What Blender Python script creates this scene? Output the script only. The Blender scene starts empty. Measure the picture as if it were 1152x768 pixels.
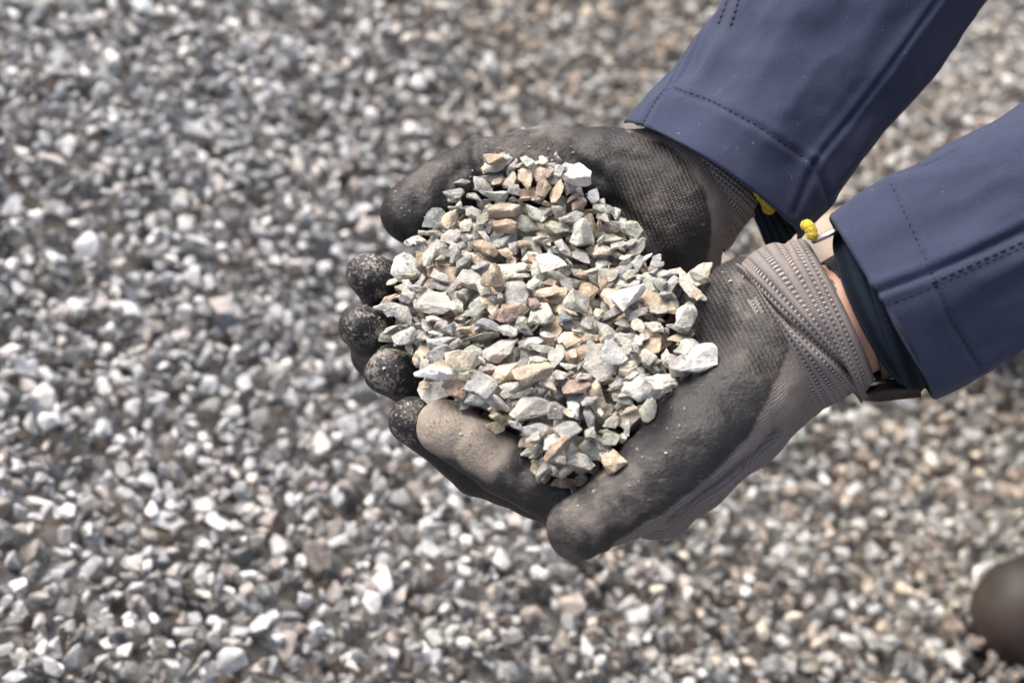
import bpy, bmesh, math, random, time
import numpy as np
from mathutils import Vector, Matrix, noise
from mathutils.bvhtree import BVHTree

rng = np.random.default_rng(7)
random.seed(7)
R = math.radians
SC = bpy.context.scene
COL = SC.collection

# ------------------------------------------------------------------ camera, light, exposure
CAM_H, PITCH, FPX = 1.12, R(42.0), 1920.0
cam_d = bpy.data.cameras.new('camera')
cam_d.sensor_width = 36.0
cam_d.lens = 60.0
cam_d.clip_start = 0.02
cam_d.clip_end = 400.0
cam_d.dof.use_dof = True
cam_d.dof.focus_distance = 0.752
cam_d.dof.aperture_fstop = 7.6
cam_d.dof.aperture_blades = 0
cam = bpy.data.objects.new('camera', cam_d)
COL.objects.link(cam)
cam.location = (0, 0, CAM_H)
cam.rotation_euler = (R(90) - PITCH, 0, 0)
SC.camera = cam

SUN_EL, SUN_AZ = R(62), R(-42)          # azimuth measured from +Y towards +X
world = bpy.data.worlds.new('World')
SC.world = world
world.use_nodes = True
wn = world.node_tree
sky = wn.nodes.new('ShaderNodeTexSky')
sky.sky_type = 'NISHITA'
sky.sun_disc = False
sky.sun_elevation = SUN_EL
sky.sun_rotation = SUN_AZ
sky.dust_density = 7.0
sky.air_density = 0.72
sky.ozone_density = 0.4
wn.nodes['Background'].inputs['Strength'].default_value = 0.145
wn.links.new(sky.outputs[0], wn.nodes['Background'].inputs['Color'])
sun_d = bpy.data.lights.new('sun', 'SUN')
sun_d.energy = 2.0
sun_d.use_shadow = True
sun_d.angle = R(48)
sun_d.color = (1.0, 0.97, 0.93)
sun = bpy.data.objects.new('sun', sun_d)
COL.objects.link(sun)
sd = Vector((math.sin(SUN_AZ) * math.cos(SUN_EL), math.cos(SUN_AZ) * math.cos(SUN_EL), math.sin(SUN_EL)))
sun.rotation_euler = sd.to_track_quat('Z', 'Y').to_euler()
sun.location = sd * 5
SC.view_settings.view_transform = 'Standard'
SC.view_settings.look = 'None'
SC.view_settings.gamma = 1.0
SC.view_settings.exposure = 0.84
SC.render.engine = 'CYCLES'
SC.cycles.use_denoising = True
SC.cycles.max_bounces = 6
SC.cycles.diffuse_bounces = 2

# ------------------------------------------------------------------ helpers
FW = np.array([0, math.cos(PITCH), -math.sin(PITCH)])
UP = np.array([0, math.sin(PITCH), math.cos(PITCH)])
RT = np.array([1.0, 0, 0])
CP = np.array([0, 0, CAM_H])


def W(px, py, z):
    """a point of the photograph at a real distance z becomes a point in the world"""
    return CP + z * ((px - 576) / FPX * RT + (384 - py) / FPX * UP + FW)


def to_px(P):
    P = np.asarray(P) - CP
    z = P @ FW
    return 576 + FPX * (P @ RT) / z, 384 - FPX * (P @ UP) / z, z


def tag(o, label=None, cat=None, group=None, kind=None):
    for k, v in (('label', label), ('category', cat), ('group', group), ('kind', kind)):
        if v:
            o[k] = v
    return o


def mesh_from(name, verts, faces, smooth=True):
    me = bpy.data.meshes.new(name)
    verts = np.asarray(verts, dtype=np.float32)
    if isinstance(faces, np.ndarray):
        n, k = faces.shape
        me.vertices.add(len(verts))
        me.vertices.foreach_set('co', verts.ravel())
        me.loops.add(n * k)
        me.loops.foreach_set('vertex_index', faces.astype(np.int32).ravel())
        me.polygons.add(n)
        me.polygons.foreach_set('loop_start', np.arange(0, n * k, k, dtype=np.int32))
        me.polygons.foreach_set('loop_total', np.full(n, k, dtype=np.int32))
        me.update(calc_edges=True)
        me.validate()
    else:
        me.from_pydata([tuple(v) for v in verts], [], faces)
        me.update()
    me.polygons.foreach_set('use_smooth', np.full(len(me.polygons), smooth, dtype=bool))
    return me


def link(name, me, mats, parent=None, loc=None):
    o = bpy.data.objects.new(name, me)
    COL.objects.link(o)
    if not isinstance(mats, (list, tuple)):
        mats = [mats]
    if len(me.materials) == 0:
        for m in mats:
            me.materials.append(m)
    if parent is not None:
        o.parent = parent
    if loc is not None:
        o.location = loc
    return o


def attr_f(me, name, vals):
    a = me.attributes.new(name, 'FLOAT', 'POINT')
    a.data.foreach_set('value', np.asarray(vals, dtype=np.float32))


def attr_v(me, name, vals):
    a = me.attributes.new(name, 'FLOAT_VECTOR', 'POINT')
    a.data.foreach_set('vector', np.asarray(vals, dtype=np.float32).ravel())


def attr_c(me, name, vals):
    a = me.attributes.new(name, 'FLOAT_COLOR', 'POINT')
    v = np.ones((len(vals), 4), dtype=np.float32)
    v[:, :3] = vals
    a.data.foreach_set('color', v.ravel())


def verts_of(me):
    v = np.empty(len(me.vertices) * 3, dtype=np.float32)
    me.vertices.foreach_get('co', v)
    return v.reshape(-1, 3).astype(float)


def normals_of(me):
    v = np.empty(len(me.vertices) * 3, dtype=np.float32)
    me.vertex_normals.foreach_get('vector', v)
    return v.reshape(-1, 3).astype(float)


def set_verts(me, v):
    me.vertices.foreach_set('co', np.asarray(v, dtype=np.float32).ravel())
    me.update()


def smin(a, b, k):
    h = np.clip(0.5 + 0.5 * (b - a) / k, 0, 1)
    return b + (a - b) * h - k * h * (1 - h)


def sstep(a, b, x):
    t = np.clip((x - a) / (b - a), 0, 1)
    return t * t * (3 - 2 * t)


def cap_sdf(P, a, b, ra, rb):
    ab = b - a
    t = np.clip(((P - a) @ ab) / max(ab @ ab, 1e-12), 0, 1)
    d = P - (a + t[:, None] * ab)
    return np.sqrt((d * d).sum(1)) - (ra + (rb - ra) * t)


def chain_sdf(P, pts, k=0.004):
    """pts: list of (xyz, radius)"""
    d = None
    for (a, ra), (b, rb) in zip(pts[:-1], pts[1:]):
        e = cap_sdf(P, a, b, ra, rb)
        d = e if d is None else smin(d, e, k)
    return d


def surface_nets(f, lo, hi, h):
    lo = np.asarray(lo, float)
    n = np.ceil((np.asarray(hi) - lo) / h).astype(int) + 1
    ax = [lo[i] + h * np.arange(n[i]) for i in range(3)]
    D = np.empty(n, dtype=np.float32)
    step = max(1, int(400000 / (n[1] * n[2])))
    for i0 in range(0, n[0], step):
        g = np.stack(np.meshgrid(ax[0][i0:i0 + step], ax[1], ax[2], indexing='ij'), -1)
        D[i0:i0 + step] = f(g.reshape(-1, 3)).reshape(g.shape[:3])
    ins = D < 0
    c = [n[0] - 1, n[1] - 1, n[2] - 1]
    acc = np.zeros((*c, 3), dtype=np.float32)
    cnt = np.zeros(c, dtype=np.float32)
    corners = [(i, j, k) for i in (0, 1) for j in (0, 1) for k in (0, 1)]

    def sl(o):
        return tuple(slice(o[i], o[i] + c[i]) for i in range(3))
    for a in corners:
        for axis in range(3):
            if a[axis]:
                continue
            b = list(a)
            b[axis] = 1
            da, db = D[sl(a)], D[sl(b)]
            cross = (da < 0) != (db < 0)
            den = np.where(cross, da - db, 1)
            t = np.where(cross, da / den, 0)
            for q in range(3):
                acc[..., q] += np.where(cross, a[q] + (t if q == axis else 0), 0)
            cnt += cross
    act = cnt > 0
    idx = np.full(c, -1, dtype=np.int64)
    idx[act] = np.arange(act.sum())
    cell = np.argwhere(act)
    V = lo + h * (cell + acc[act] / cnt[act][:, None])
    F = []
    for axis in range(3):
        u, v = (axis + 1) % 3, (axis + 2) % 3
        s0 = [slice(0, n[i]) for i in range(3)]
        s1 = list(s0)
        s0[axis] = slice(0, n[axis] - 1)
        s1[axis] = slice(1, n[axis])
        A, B = ins[tuple(s0)], ins[tuple(s1)]
        e = np.argwhere(A != B)
        e = e[(e[:, u] > 0) & (e[:, v] > 0) & (e[:, u] < n[u] - 1) & (e[:, v] < n[v] - 1)]
        flip = A[tuple(e.T)]
        q = []
        for du, dv in ((-1, -1), (0, -1), (0, 0), (-1, 0)):
            k = e.copy()
            k[:, u] += du
            k[:, v] += dv
            q.append(idx[tuple(k.T)])
        q = np.stack(q, 1)
        q[~flip] = q[~flip][:, ::-1]
        F.append(q)
    F = np.concatenate(F)
    F = F[(F >= 0).all(1)]
    return V, F


def bvh_of(me, mw=None):
    me.calc_loop_triangles()
    t = np.empty(len(me.loop_triangles) * 3, dtype=np.int32)
    me.loop_triangles.foreach_get('vertices', t)
    v = verts_of(me)
    return BVHTree.FromPolygons([tuple(p) for p in v], t.reshape(-1, 3).tolist())


def on_surface(bvh, px, py):
    o = Vector(CP)
    d = Vector(W(px, py, 1.0) - CP).normalized()
    h = bvh.ray_cast(o, d)
    return (np.array(h[0]), np.array(h[1])) if h[0] is not None else (None, None)


def path_on(bvh, pts, step=3.0):
    """polyline of photo points carried onto a real surface, densely sampled"""
    out, nor = [], []
    for (x0, y0), (x1, y1) in zip(pts[:-1], pts[1:]):
        n = max(2, int(math.hypot(x1 - x0, y1 - y0) / step))
        for i in range(n):
            t = i / n
            p, q = on_surface(bvh, x0 + (x1 - x0) * t, y0 + (y1 - y0) * t)
            if p is not None:
                out.append(p)
                nor.append(q)
    return np.array(out), np.array(nor)


def dist_to_path(V, path):
    d = np.full(len(V), 1e9)
    for p in path:
        d = np.minimum(d, ((V - p) ** 2).sum(1))
    return np.sqrt(d)


def nz(V, scale, seed=0.0, oct=1):
    o = Vector((seed, seed * 1.7, -seed))
    if oct == 1:
        return np.array([noise.noise(Vector(v) * scale + o) for v in V])
    return np.array([noise.fractal(Vector(v) * scale + o, 1.0, 2.0, oct) for v in V])


# ------------------------------------------------------------------ materials
def new_mat(name):
    m = bpy.data.materials.new(name)
    m.use_nodes = True
    nt = m.node_tree
    b = nt.nodes['Principled BSDF']
    return m, nt, b


def nd(nt, typ, **kw):
    n = nt.nodes.new(typ)
    for k, v in kw.items():
        if k in ('operation', 'blend_type', 'data_type', 'attribute_name', 'noise_dimensions', 'feature', 'attribute_type', 'wave_type', 'bands_direction', 'interpolation_type', 'vector_type'):
            setattr(n, k, v)
        else:
            n.inputs[k].default_value = v
    return n


def mth(nt, op, a, b=None, c=None, clamp=False):
    n = nt.nodes.new('ShaderNodeMath')
    n.operation = op
    n.use_clamp = clamp
    for i, x in enumerate((a, b, c)):
        if x is None:
            continue
        if isinstance(x, (int, float)):
            n.inputs[i].default_value = x
        else:
            nt.links.new(x, n.inputs[i])
    return n.outputs[0]


def ramp(nt, x, lo, hi):
    n = nt.nodes.new('ShaderNodeMapRange')
    n.interpolation_type = 'SMOOTHSTEP'
    n.inputs['From Min'].default_value = lo
    n.inputs['From Max'].default_value = hi
    nt.links.new(x, n.inputs['Value'])
    return n.outputs['Result']


def mixc(nt, fac, a, b, bt='MIX'):
    n = nt.nodes.new('ShaderNodeMix')
    n.data_type = 'RGBA'
    n.blend_type = bt
    for s, x in ((0, fac), (6, a), (7, b)):
        if isinstance(x, (int, float)):
            n.inputs[s].default_value = x
        elif isinstance(x, tuple):
            n.inputs[s].default_value = (*x, 1)
        else:
            nt.links.new(x, n.inputs[s])
    return n.outputs[2]


def noise_t(nt, scale, detail=3, rough=0.55, vec=None, dist=0.0):
    n = nt.nodes.new('ShaderNodeTexNoise')
    n.inputs['Scale'].default_value = scale
    n.inputs['Detail'].default_value = detail
    n.inputs['Roughness'].default_value = rough
    n.inputs['Distortion'].default_value = dist
    if vec is not None:
        nt.links.new(vec, n.inputs['Vector'])
    return n.outputs['Fac']


def attr(nt, name, typ='GEOMETRY', out='Fac'):
    n = nt.nodes.new('ShaderNodeAttribute')
    n.attribute_name = name
    n.attribute_type = typ
    return n.outputs[out]


def bump(nt, b, h, strength, dist, prev=None):
    n = nt.nodes.new('ShaderNodeBump')
    n.inputs['Strength'].default_value = strength
    n.inputs['Distance'].default_value = dist
    nt.links.new(h, n.inputs['Height'])
    if prev is not None:
        nt.links.new(prev, n.inputs['Normal'])
    nt.links.new(n.outputs[0], b.inputs['Normal'])
    return n.outputs[0]


def stone_mat(name, per_object, scale=1.0):
    """crushed rock: own colour, veins, dust, rough broken faces"""
    m, nt, b = new_mat(name)
    tc = nt.nodes.new('ShaderNodeTexCoord')
    if per_object:
        oi = nt.nodes.new('ShaderNodeObjectInfo')
        base = oi.outputs['Color']
        add = nt.nodes.new('ShaderNodeVectorMath')
        add.operation = 'ADD'
        nt.links.new(tc.outputs['Object'], add.inputs[0])
        cx = nt.nodes.new('ShaderNodeCombineXYZ')
        nt.links.new(oi.outputs['Random'], cx.inputs[0])
        nt.links.new(mth(nt, 'MULTIPLY', oi.outputs['Random'], 7.31), cx.inputs[1])
        nt.links.new(cx.outputs[0], add.inputs[1])
        vec = add.outputs[0]
    else:
        base = attr(nt, 'col', out='Color')
        vec = tc.outputs['Object']
    n1 = noise_t(nt, 170 * scale, 4, 0.6, vec)
    n2 = noise_t(nt, 900 * scale, 3, 0.65, vec)
    n3 = noise_t(nt, 330 * scale, 2, 0.5, vec, 1.2)
    c = mixc(nt, ramp(nt, n1, 0.35, 0.7), mixc(nt, 1.0, base, (0.72, 0.72, 0.73), 'MULTIPLY'), mixc(nt, 1.0, base, (1.2, 1.18, 1.14), 'MULTIPLY'))
    c = mixc(nt, mth(nt, 'MULTIPLY', ramp(nt, n3, 0.55, 0.68), 0.35), c, (0.62, 0.60, 0.56))
    c = mixc(nt, mth(nt, 'MULTIPLY', ramp(nt, n2, 0.56, 0.75), 0.35), c, mixc(nt, 1.0, base, (0.45, 0.43, 0.42), 'MULTIPLY'))
    nt.links.new(c, b.inputs['Base Color'])
    b.inputs['Roughness'].default_value = 0.82
    b.inputs['Specular IOR Level'].default_value = 0.3
    hgt = mth(nt, 'ADD', n1, mth(nt, 'MULTIPLY', n2, 0.35))
    bump(nt, b, hgt, 0.7, 0.0022 if not per_object else 0.0030)
    return m


M_STONE = stone_mat('crushed_stone', True, 0.014)
M_GRAVEL = stone_mat('gravel_bed', False)


def ground_mat():
    m, nt, b = new_mat('stony_ground')
    tc = nt.nodes.new('ShaderNodeTexCoord')
    v = nt.nodes.new('ShaderNodeTexVoronoi')
    v.inputs['Scale'].default_value = 75
    nt.links.new(tc.outputs['Object'], v.inputs['Vector'])
    big = noise_t(nt, 1.5, 4, 0.6, tc.outputs['Object'])
    sep = nt.nodes.new('ShaderNodeSeparateColor')
    nt.links.new(v.outputs['Color'], sep.inputs[0])
    c = mixc(nt, sep.outputs[0], (0.09, 0.09, 0.09), (0.36, 0.355, 0.35))
    c = mixc(nt, ramp(nt, sep.outputs[1], 0.7, 0.8), c, (0.24, 0.205, 0.175))
    c = mixc(nt, ramp(nt, big, 0.4, 0.7), c, mixc(nt, 1.0, c, (0.8, 0.76, 0.7), 'MULTIPLY'))
    nt.links.new(c, b.inputs['Base Color'])
    b.inputs['Roughness'].default_value = 0.9
    bump(nt, b, mth(nt, 'SUBTRACT', 1.0, v.outputs['Distance']), 1.0, 0.006)
    return m


M_GROUND = ground_mat()


def glove_mat():
    m, nt, b = new_mat('coated_glove')
    tc = nt.nodes.new('ShaderNodeTexCoord')
    ob = tc.outputs['Object']
    coat = attr(nt, 'coat')
    dust = attr(nt, 'dust')
    speck = attr(nt, 'speck')
    weave = attr(nt, 'weave')
    kv = attr(nt, 'kv', out='Vector')
    sx = nt.nodes.new('ShaderNodeSeparateXYZ')
    nt.links.new(kv, sx.inputs[0])
    s, ph = sx.outputs[0], sx.outputs[1]
    # knit: fine rows and columns
    rows = mth(nt, 'SINE', mth(nt, 'MULTIPLY', s, 6.2832 / 0.0019))
    cols = mth(nt, 'SINE', mth(nt, 'MULTIPLY', ph, 6.2832 / 0.0013))
    knit = mth(nt, 'ADD', mth(nt, 'MULTIPLY', rows, 0.5), mth(nt, 'MULTIPLY', mth(nt, 'MULTIPLY', rows, cols), 0.5))
    frow = mth(nt, 'SINE', mth(nt, 'MULTIPLY', s, 6.2832 / 0.00115))
    fcol = mth(nt, 'SINE', mth(nt, 'MULTIPLY', ph, 6.2832 / 0.00105))
    fine = mth(nt, 'ADD', mth(nt, 'MULTIPLY', frow, 0.55), mth(nt, 'MULTIPLY', fcol, 0.45))
    n_big = noise_t(nt, 28, 5, 0.62, ob)
    n_mid = noise_t(nt, 110, 4, 0.6, ob)
    n_fin = noise_t(nt, 650, 3, 0.7, ob)
    rub = mixc(nt, n_big, (0.0095, 0.0093, 0.0100), (0.031, 0.0290, 0.0290))
    kc = mixc(nt, ramp(nt, fine, -0.9, 0.9), (0.120, 0.106, 0.099), (0.270, 0.240, 0.224))
    kc = mixc(nt, ramp(nt, n_mid, 0.45, 0.75), kc, (0.16, 0.13, 0.11))
    c = mixc(nt, coat, kc, rub)
    # worn knit showing through the rubber
    # worn rubber: the ridges of the knit rub pale through the coating
    worn = mth(nt, 'MULTIPLY', weave, ramp(nt, knit, -0.1, 0.8))
    worn = mth(nt, 'MULTIPLY', worn, ramp(nt, n_big, 0.3, 0.62))
    c = mixc(nt, mth(nt, 'MULTIPLY', worn, 0.7), c, (0.17, 0.14, 0.115))
    # dust ground into the rubber
    dm = mth(nt, 'ADD', mth(nt, 'MULTIPLY', dust, 1.1), mth(nt, 'MULTIPLY', mth(nt, 'SUBTRACT', n_mid, 0.5), 1.3))
    dm = mth(nt, 'ADD', dm, mth(nt, 'MULTIPLY', mth(nt, 'SUBTRACT', n_big, 0.5), 1.3))
    dm = mth(nt, 'MULTIPLY', ramp(nt, dm, 0.20, 1.0), mth(nt, 'ADD', 0.35, mth(nt, 'MULTIPLY', n_fin, 0.9)), None, True)
    c = mixc(nt, mth(nt, 'MULTIPLY', dm, 0.85), c, mixc(nt, ramp(nt, dust, 0.5, 1.1), (0.25, 0.220, 0.190), (0.44, 0.375, 0.305)))
    # scuffs and scratches drawn along the fingers
    sc = nt.nodes.new('ShaderNodeMapping')
    sc.inputs['Scale'].default_value = (1.0, 3.2, 3.2)
    sc.inputs['Rotation'].default_value = (0.3, 0.5, 0.6)
    nt.links.new(ob, sc.inputs['Vector'])
    scf = mth(nt, 'MULTIPLY', ramp(nt, noise_t(nt, 150, 3, 0.65, sc.outputs[0]), 0.56, 0.76), ramp(nt, n_big, 0.38, 0.62))
    c = mixc(nt, mth(nt, 'MULTIPLY', mth(nt, 'MULTIPLY', scf, coat), 0.5), c, (0.24, 0.205, 0.175))
    # pale stone powder on the finger tips
    sp = mth(nt, 'ADD', n_fin, mth(nt, 'MULTIPLY', mth(nt, 'SUBTRACT', n_mid, 0.5), 0.9))
    sp = mth(nt, 'MULTIPLY', ramp(nt, sp, 0.46, 0.72), speck)
    c = mixc(nt, mth(nt, 'MULTIPLY', sp, 0.65), c, (0.46, 0.42, 0.37))
    nt.links.new(c, b.inputs['Base Color'])
    rr = mth(nt, 'SUBTRACT', 0.9, mth(nt, 'MULTIPLY', mth(nt, 'MULTIPLY', coat, mth(nt, 'SUBTRACT', 1.0, dm)), 0.40))
    nt.links.new(rr, b.inputs['Roughness'])
    b.inputs['Specular IOR Level'].default_value = 0.36
    kb = mth(nt, 'ADD', mth(nt, 'MULTIPLY', fine, mth(nt, 'MULTIPLY', mth(nt, 'SUBTRACT', 1.0, coat), 0.5)), mth(nt, 'MULTIPLY', knit, mth(nt, 'MULTIPLY', coat, mth(nt, 'MULTIPLY', weave, 0.7))))
    p = bump(nt, b, kb, 0.5, 0.0007)
    bump(nt, b, mth(nt, 'ADD', n_mid, mth(nt, 'MULTIPLY', n_fin, 0.4)), 0.5, 0.0026, p)
    return m


M_GLOVE = glove_mat()


def cuff_mat(name, a, bcol, dots):
    """elastic knit: ribs round the wrist, with rows of pale elastic dots"""
    m, nt, b = new_mat(name)
    kv = attr(nt, 'kv', out='Vector')
    sx = nt.nodes.new('ShaderNodeSeparateXYZ')
    nt.links.new(kv, sx.inputs[0])
    s, ph = sx.outputs[0], sx.outputs[1]
    rows = mth(nt, 'SINE', mth(nt, 'MULTIPLY', s, 6.2832 / 0.0025))
    cols = mth(nt, 'SINE', mth(nt, 'MULTIPLY', ph, 6.2832 / 0.0019))
    fine = mth(nt, 'SINE', mth(nt, 'MULTIPLY', ph, 6.2832 / 0.0009))
    tc = nt.nodes.new('ShaderNodeTexCoord')
    nb = noise_t(nt, 60, 4, 0.6, tc.outputs['Object'])
    nf = noise_t(nt, 700, 2, 0.6, tc.outputs['Object'])
    c = mixc(nt, ramp(nt, rows, -0.9, 0.6), a, bcol)
    if dots > 0:
        c = mixc(nt, mth(nt, 'MULTIPLY', ramp(nt, nb, 0.45, 0.75), 0.35), c, (0.24, 0.20, 0.16))
    dm = mth(nt, 'MULTIPLY', ramp(nt, rows, -0.2, -0.9), ramp(nt, cols, 0.1, 0.75))
    c = mixc(nt, mth(nt, 'MULTIPLY', dm, dots), c, (0.55, 0.50, 0.44))
    if dots > 0:
        c = mixc(nt, mth(nt, 'MULTIPLY', ramp(nt, nf, 0.5, 0.7), 0.25), c, (0.05, 0.045, 0.045))
    nt.links.new(c, b.inputs['Base Color'])
    b.inputs['Roughness'].default_value = 0.95
    b.inputs['Specular IOR Level'].default_value = 0.15
    h = mth(nt, 'ADD', rows, mth(nt, 'MULTIPLY', fine, 0.3))
    bump(nt, b, h, 0.5, 0.0007)
    return m


M_CUFF = cuff_mat('elastic_knit', (0.085, 0.076, 0.074), (0.225, 0.203, 0.197), 0.75)
M_CUFF_DARK = cuff_mat('navy_rib_knit', (0.006, 0.009, 0.015), (0.016, 0.024, 0.038), 0.0)


def cloth_mat(name, c0, c1):
    m, nt, b = new_mat(name)
    tc = nt.nodes.new('ShaderNodeTexCoord')
    ob = tc.outputs['Object']
    big = noise_t(nt, 14, 4, 0.55, ob)
    fin = noise_t(nt, 1500, 2, 0.6, ob)
    mid = noise_t(nt, 160, 4, 0.65, ob)
    stain = attr(nt, 'stain')
    c = mixc(nt, big, c0, c1)
    c = mixc(nt, mth(nt, 'MULTIPLY', ramp(nt, fin, 0.4, 0.65), 0.35), c, mixc(nt, 1.0, c, (1.5, 1.5, 1.5), 'MULTIPLY'))
    lint = mth(nt, 'MULTIPLY', ramp(nt, noise_t(nt, 420, 1, 0.5, ob), 0.76, 0.82), 0.3)
    c = mixc(nt, lint, c, (0.35, 0.33, 0.32))
    c = mixc(nt, mth(nt, 'MULTIPLY', stain, ramp(nt, mid, 0.45, 0.7)), c, (0.36, 0.31, 0.27))
    nt.links.new(c, b.inputs['Base Color'])
    b.inputs['Roughness'].default_value = 0.92
    b.inputs['Specular IOR Level'].default_value = 0.15
    b.inputs['Sheen Weight'].default_value = 0.06
    b.inputs['Sheen Roughness'].default_value = 0.5
    p = bump(nt, b, fin, 0.45, 0.0005)
    bump(nt, b, mid, 0.18, 0.0016, p)
    return m


M_CLOTH = cloth_mat('navy_softshell', (0.030, 0.037, 0.066), (0.044, 0.053, 0.090))
M_TROUSER = cloth_mat('dark_work_trousers', (0.03, 0.032, 0.04), (0.04, 0.042, 0.05))


def plain(name, col, rough=0.7, metal=0.0, nscale=200, amt=0.3):
    m, nt, b = new_mat(name)
    tc = nt.nodes.new('ShaderNodeTexCoord')
    n = noise_t(nt, nscale, 4, 0.6, tc.outputs['Object'])
    d = tuple(x * (1 - amt) for x in col)
    l = tuple(min(1, x * (1 + amt)) for x in col)
    nt.links.new(mixc(nt, ramp(nt, n, 0.3, 0.7), d, l), b.inputs['Base Color'])
    b.inputs['Roughness'].default_value = rough
    b.inputs['Metallic'].default_value = metal
    bump(nt, b, n, 0.2, 0.0008)
    return m


M_THREAD = plain('dark_thread', (0.014, 0.017, 0.028), 0.9)
M_YELLOW = plain('yellow_overlock', (0.46, 0.34, 0.035), 0.95, 0, 900, 0.4)
M_STEEL = plain('brushed_steel', (0.42, 0.42, 0.43), 0.38, 1.0, 400, 0.1)
M_LEATHER = plain('brown_leather', (0.026, 0.018, 0.014), 0.6, 0, 14, 0.9)
M_TANLEATHER = plain('tan_nubuck', (0.30, 0.25, 0.20), 0.85, 0, 60, 0.25)
M_SOLE = plain('black_rubber_sole', (0.03, 0.028, 0.026), 0.8)
M_HAIR = plain('brown_hair', (0.05, 0.035, 0.025), 0.7)
M_GLASS = plain('watch_crystal', (0.02, 0.02, 0.022), 0.1)


def skin_mat():
    m, nt, b = new_mat('skin')
    tc = nt.nodes.new('ShaderNodeTexCoord')
    n = noise_t(nt, 90, 5, 0.6, tc.outputs['Object'])
    nt.links.new(mixc(nt, n, (0.42, 0.22, 0.15), (0.60, 0.36, 0.27)), b.inputs['Base Color'])
    b.inputs['Roughness'].default_value = 0.5
    b.inputs['Subsurface Weight'].default_value = 0.15
    b.inputs['Subsurface Radius'].default_value = (0.004, 0.0015, 0.001)
    bump(nt, b, noise_t(nt, 500, 3, 0.6, tc.outputs['Object']), 0.3, 0.0008)
    return m


M_SKIN = skin_mat()


# ------------------------------------------------------------------ ground with its gravel heap
def G(x, y):
    x = np.asarray(x, float)
    y = np.asarray(y, float)
    a = 0.177 - 0.498 * x
    k = 0.08
    h = k * np.logaddexp(0, a / k)
    h = -0.10 * np.logaddexp(-h / 0.10, -0.85 / 0.10)
    h = h + 0.016 * np.sin(3.1 * x + 5.3 * y + 1.2) * np.sin(4.7 * x - 3.1 * y) + 0.010 * np.sin(11 * x + 2.2 * y) * np.sin(9 * y - 4 * x + 0.7)
    # ridge of coarse stones on the left
    return h


def graded(lo, hi, inner_lo, inner_hi, n_in, n_out):
    a = np.linspace(inner_lo, inner_hi, n_in)
    t = np.linspace(0, 1, n_out + 1)[1:] ** 3
    return np.concatenate([(inner_lo - (inner_lo - lo) * t)[::-1], a, inner_hi + (hi - inner_hi) * t])


gx = graded(-150, 150, -1.6, 2.2, 160, 30)
gy = graded(-150, 150, -0.6, 3.4, 160, 30)
XX, YY = np.meshgrid(gx, gy, indexing='ij')
ZZ = G(XX, YY)
far = np.maximum(0, np.maximum(-3.5 - XX, 0))
ZZ = np.where(XX < -3.5, ZZ * np.exp(-far * 0.5), ZZ) - 0.022
V = np.stack([XX, YY, ZZ], -1).reshape(-1, 3)
nx_, ny_ = len(gx), len(gy)
I = np.arange(nx_ * ny_).reshape(nx_, ny_)
F = np.stack([I[:-1, :-1], I[1:, :-1], I[1:, 1:], I[:-1, 1:]], -1).reshape(-1, 4)
tag(link('ground', mesh_from('ground', V, F), M_GROUND), kind='structure')


# ------------------------------------------------------------------ stones
def hull_proto(n, ratio, seed, bev=0.0, rough=0.0, e=4.5):
    """an angular chip: the hull of points on a flattened block; unit long axis"""
    r = np.random.default_rng(seed)
    p = r.normal(size=(n, 3))
    p /= np.linalg.norm(p, axis=1)[:, None]
    p /= ((np.abs(p) ** e).sum(1) ** (1 / e))[:, None]
    p *= r.uniform(0.78, 1.0, (n, 1))
    p *= np.array(ratio) * 0.5
    # random shear so that the block is no box
    p[:, 0] += p[:, 1] * r.uniform(-0.5, 0.5)
    p[:, 1] += p[:, 2] * r.uniform(-0.6, 0.6)
    p[:, 2] += p[:, 0] * r.uniform(-0.12, 0.12)
    bm = bmesh.new()
    for q in p:
        bm.verts.new(q)
    res = bmesh.ops.convex_hull(bm, input=bm.verts)
    bmesh.ops.delete(bm, geom=[v for v in bm.verts if not v.link_faces], context='VERTS')
    bmesh.ops.dissolve_limit(bm, angle_limit=R(14), verts=bm.verts, edges=bm.edges)
    if bev > 0:
        bmesh.ops.triangulate(bm, faces=bm.faces)
        bmesh.ops.dissolve_limit(bm, angle_limit=R(10), verts=bm.verts, edges=bm.edges)
        bmesh.ops.bevel(bm, geom=list(bm.edges), offset=bev, segments=1, affect='EDGES', clamp_overlap=True)
        bmesh.ops.triangulate(bm, faces=bm.faces)
        if rough > 0:
            bmesh.ops.subdivide_edges(bm, edges=[e for e in bm.edges if e.calc_length() > 0.16], cuts=1, use_grid_fill=False)
            bmesh.ops.triangulate(bm, faces=bm.faces)
            bmesh.ops.subdivide_edges(bm, edges=[e for e in bm.edges if e.calc_length() > 0.14], cuts=1, use_grid_fill=False)
            bmesh.ops.triangulate(bm, faces=bm.faces)
        bmesh.ops.recalc_face_normals(bm, faces=bm.faces)
        bm.normal_update()
        for v in bm.verts:
            k = noise.noise(v.co * 3.2 + Vector((seed, 0, 0))) * 0.05 + noise.noise(v.co * 8 + Vector((0, seed, 0))) * 0.025
            v.co += v.normal * k * rough
    bmesh.ops.triangulate(bm, faces=bm.faces)
    bmesh.ops.recalc_face_normals(bm, faces=bm.faces)
    bm.verts.index_update()
    v = np.array([tuple(q.co) for q in bm.verts])
    f = np.array([[q.index for q in fc.verts] for fc in bm.faces])
    bm.free()
    c = (v.max(0) + v.min(0)) / 2
    return v - c, f


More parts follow.
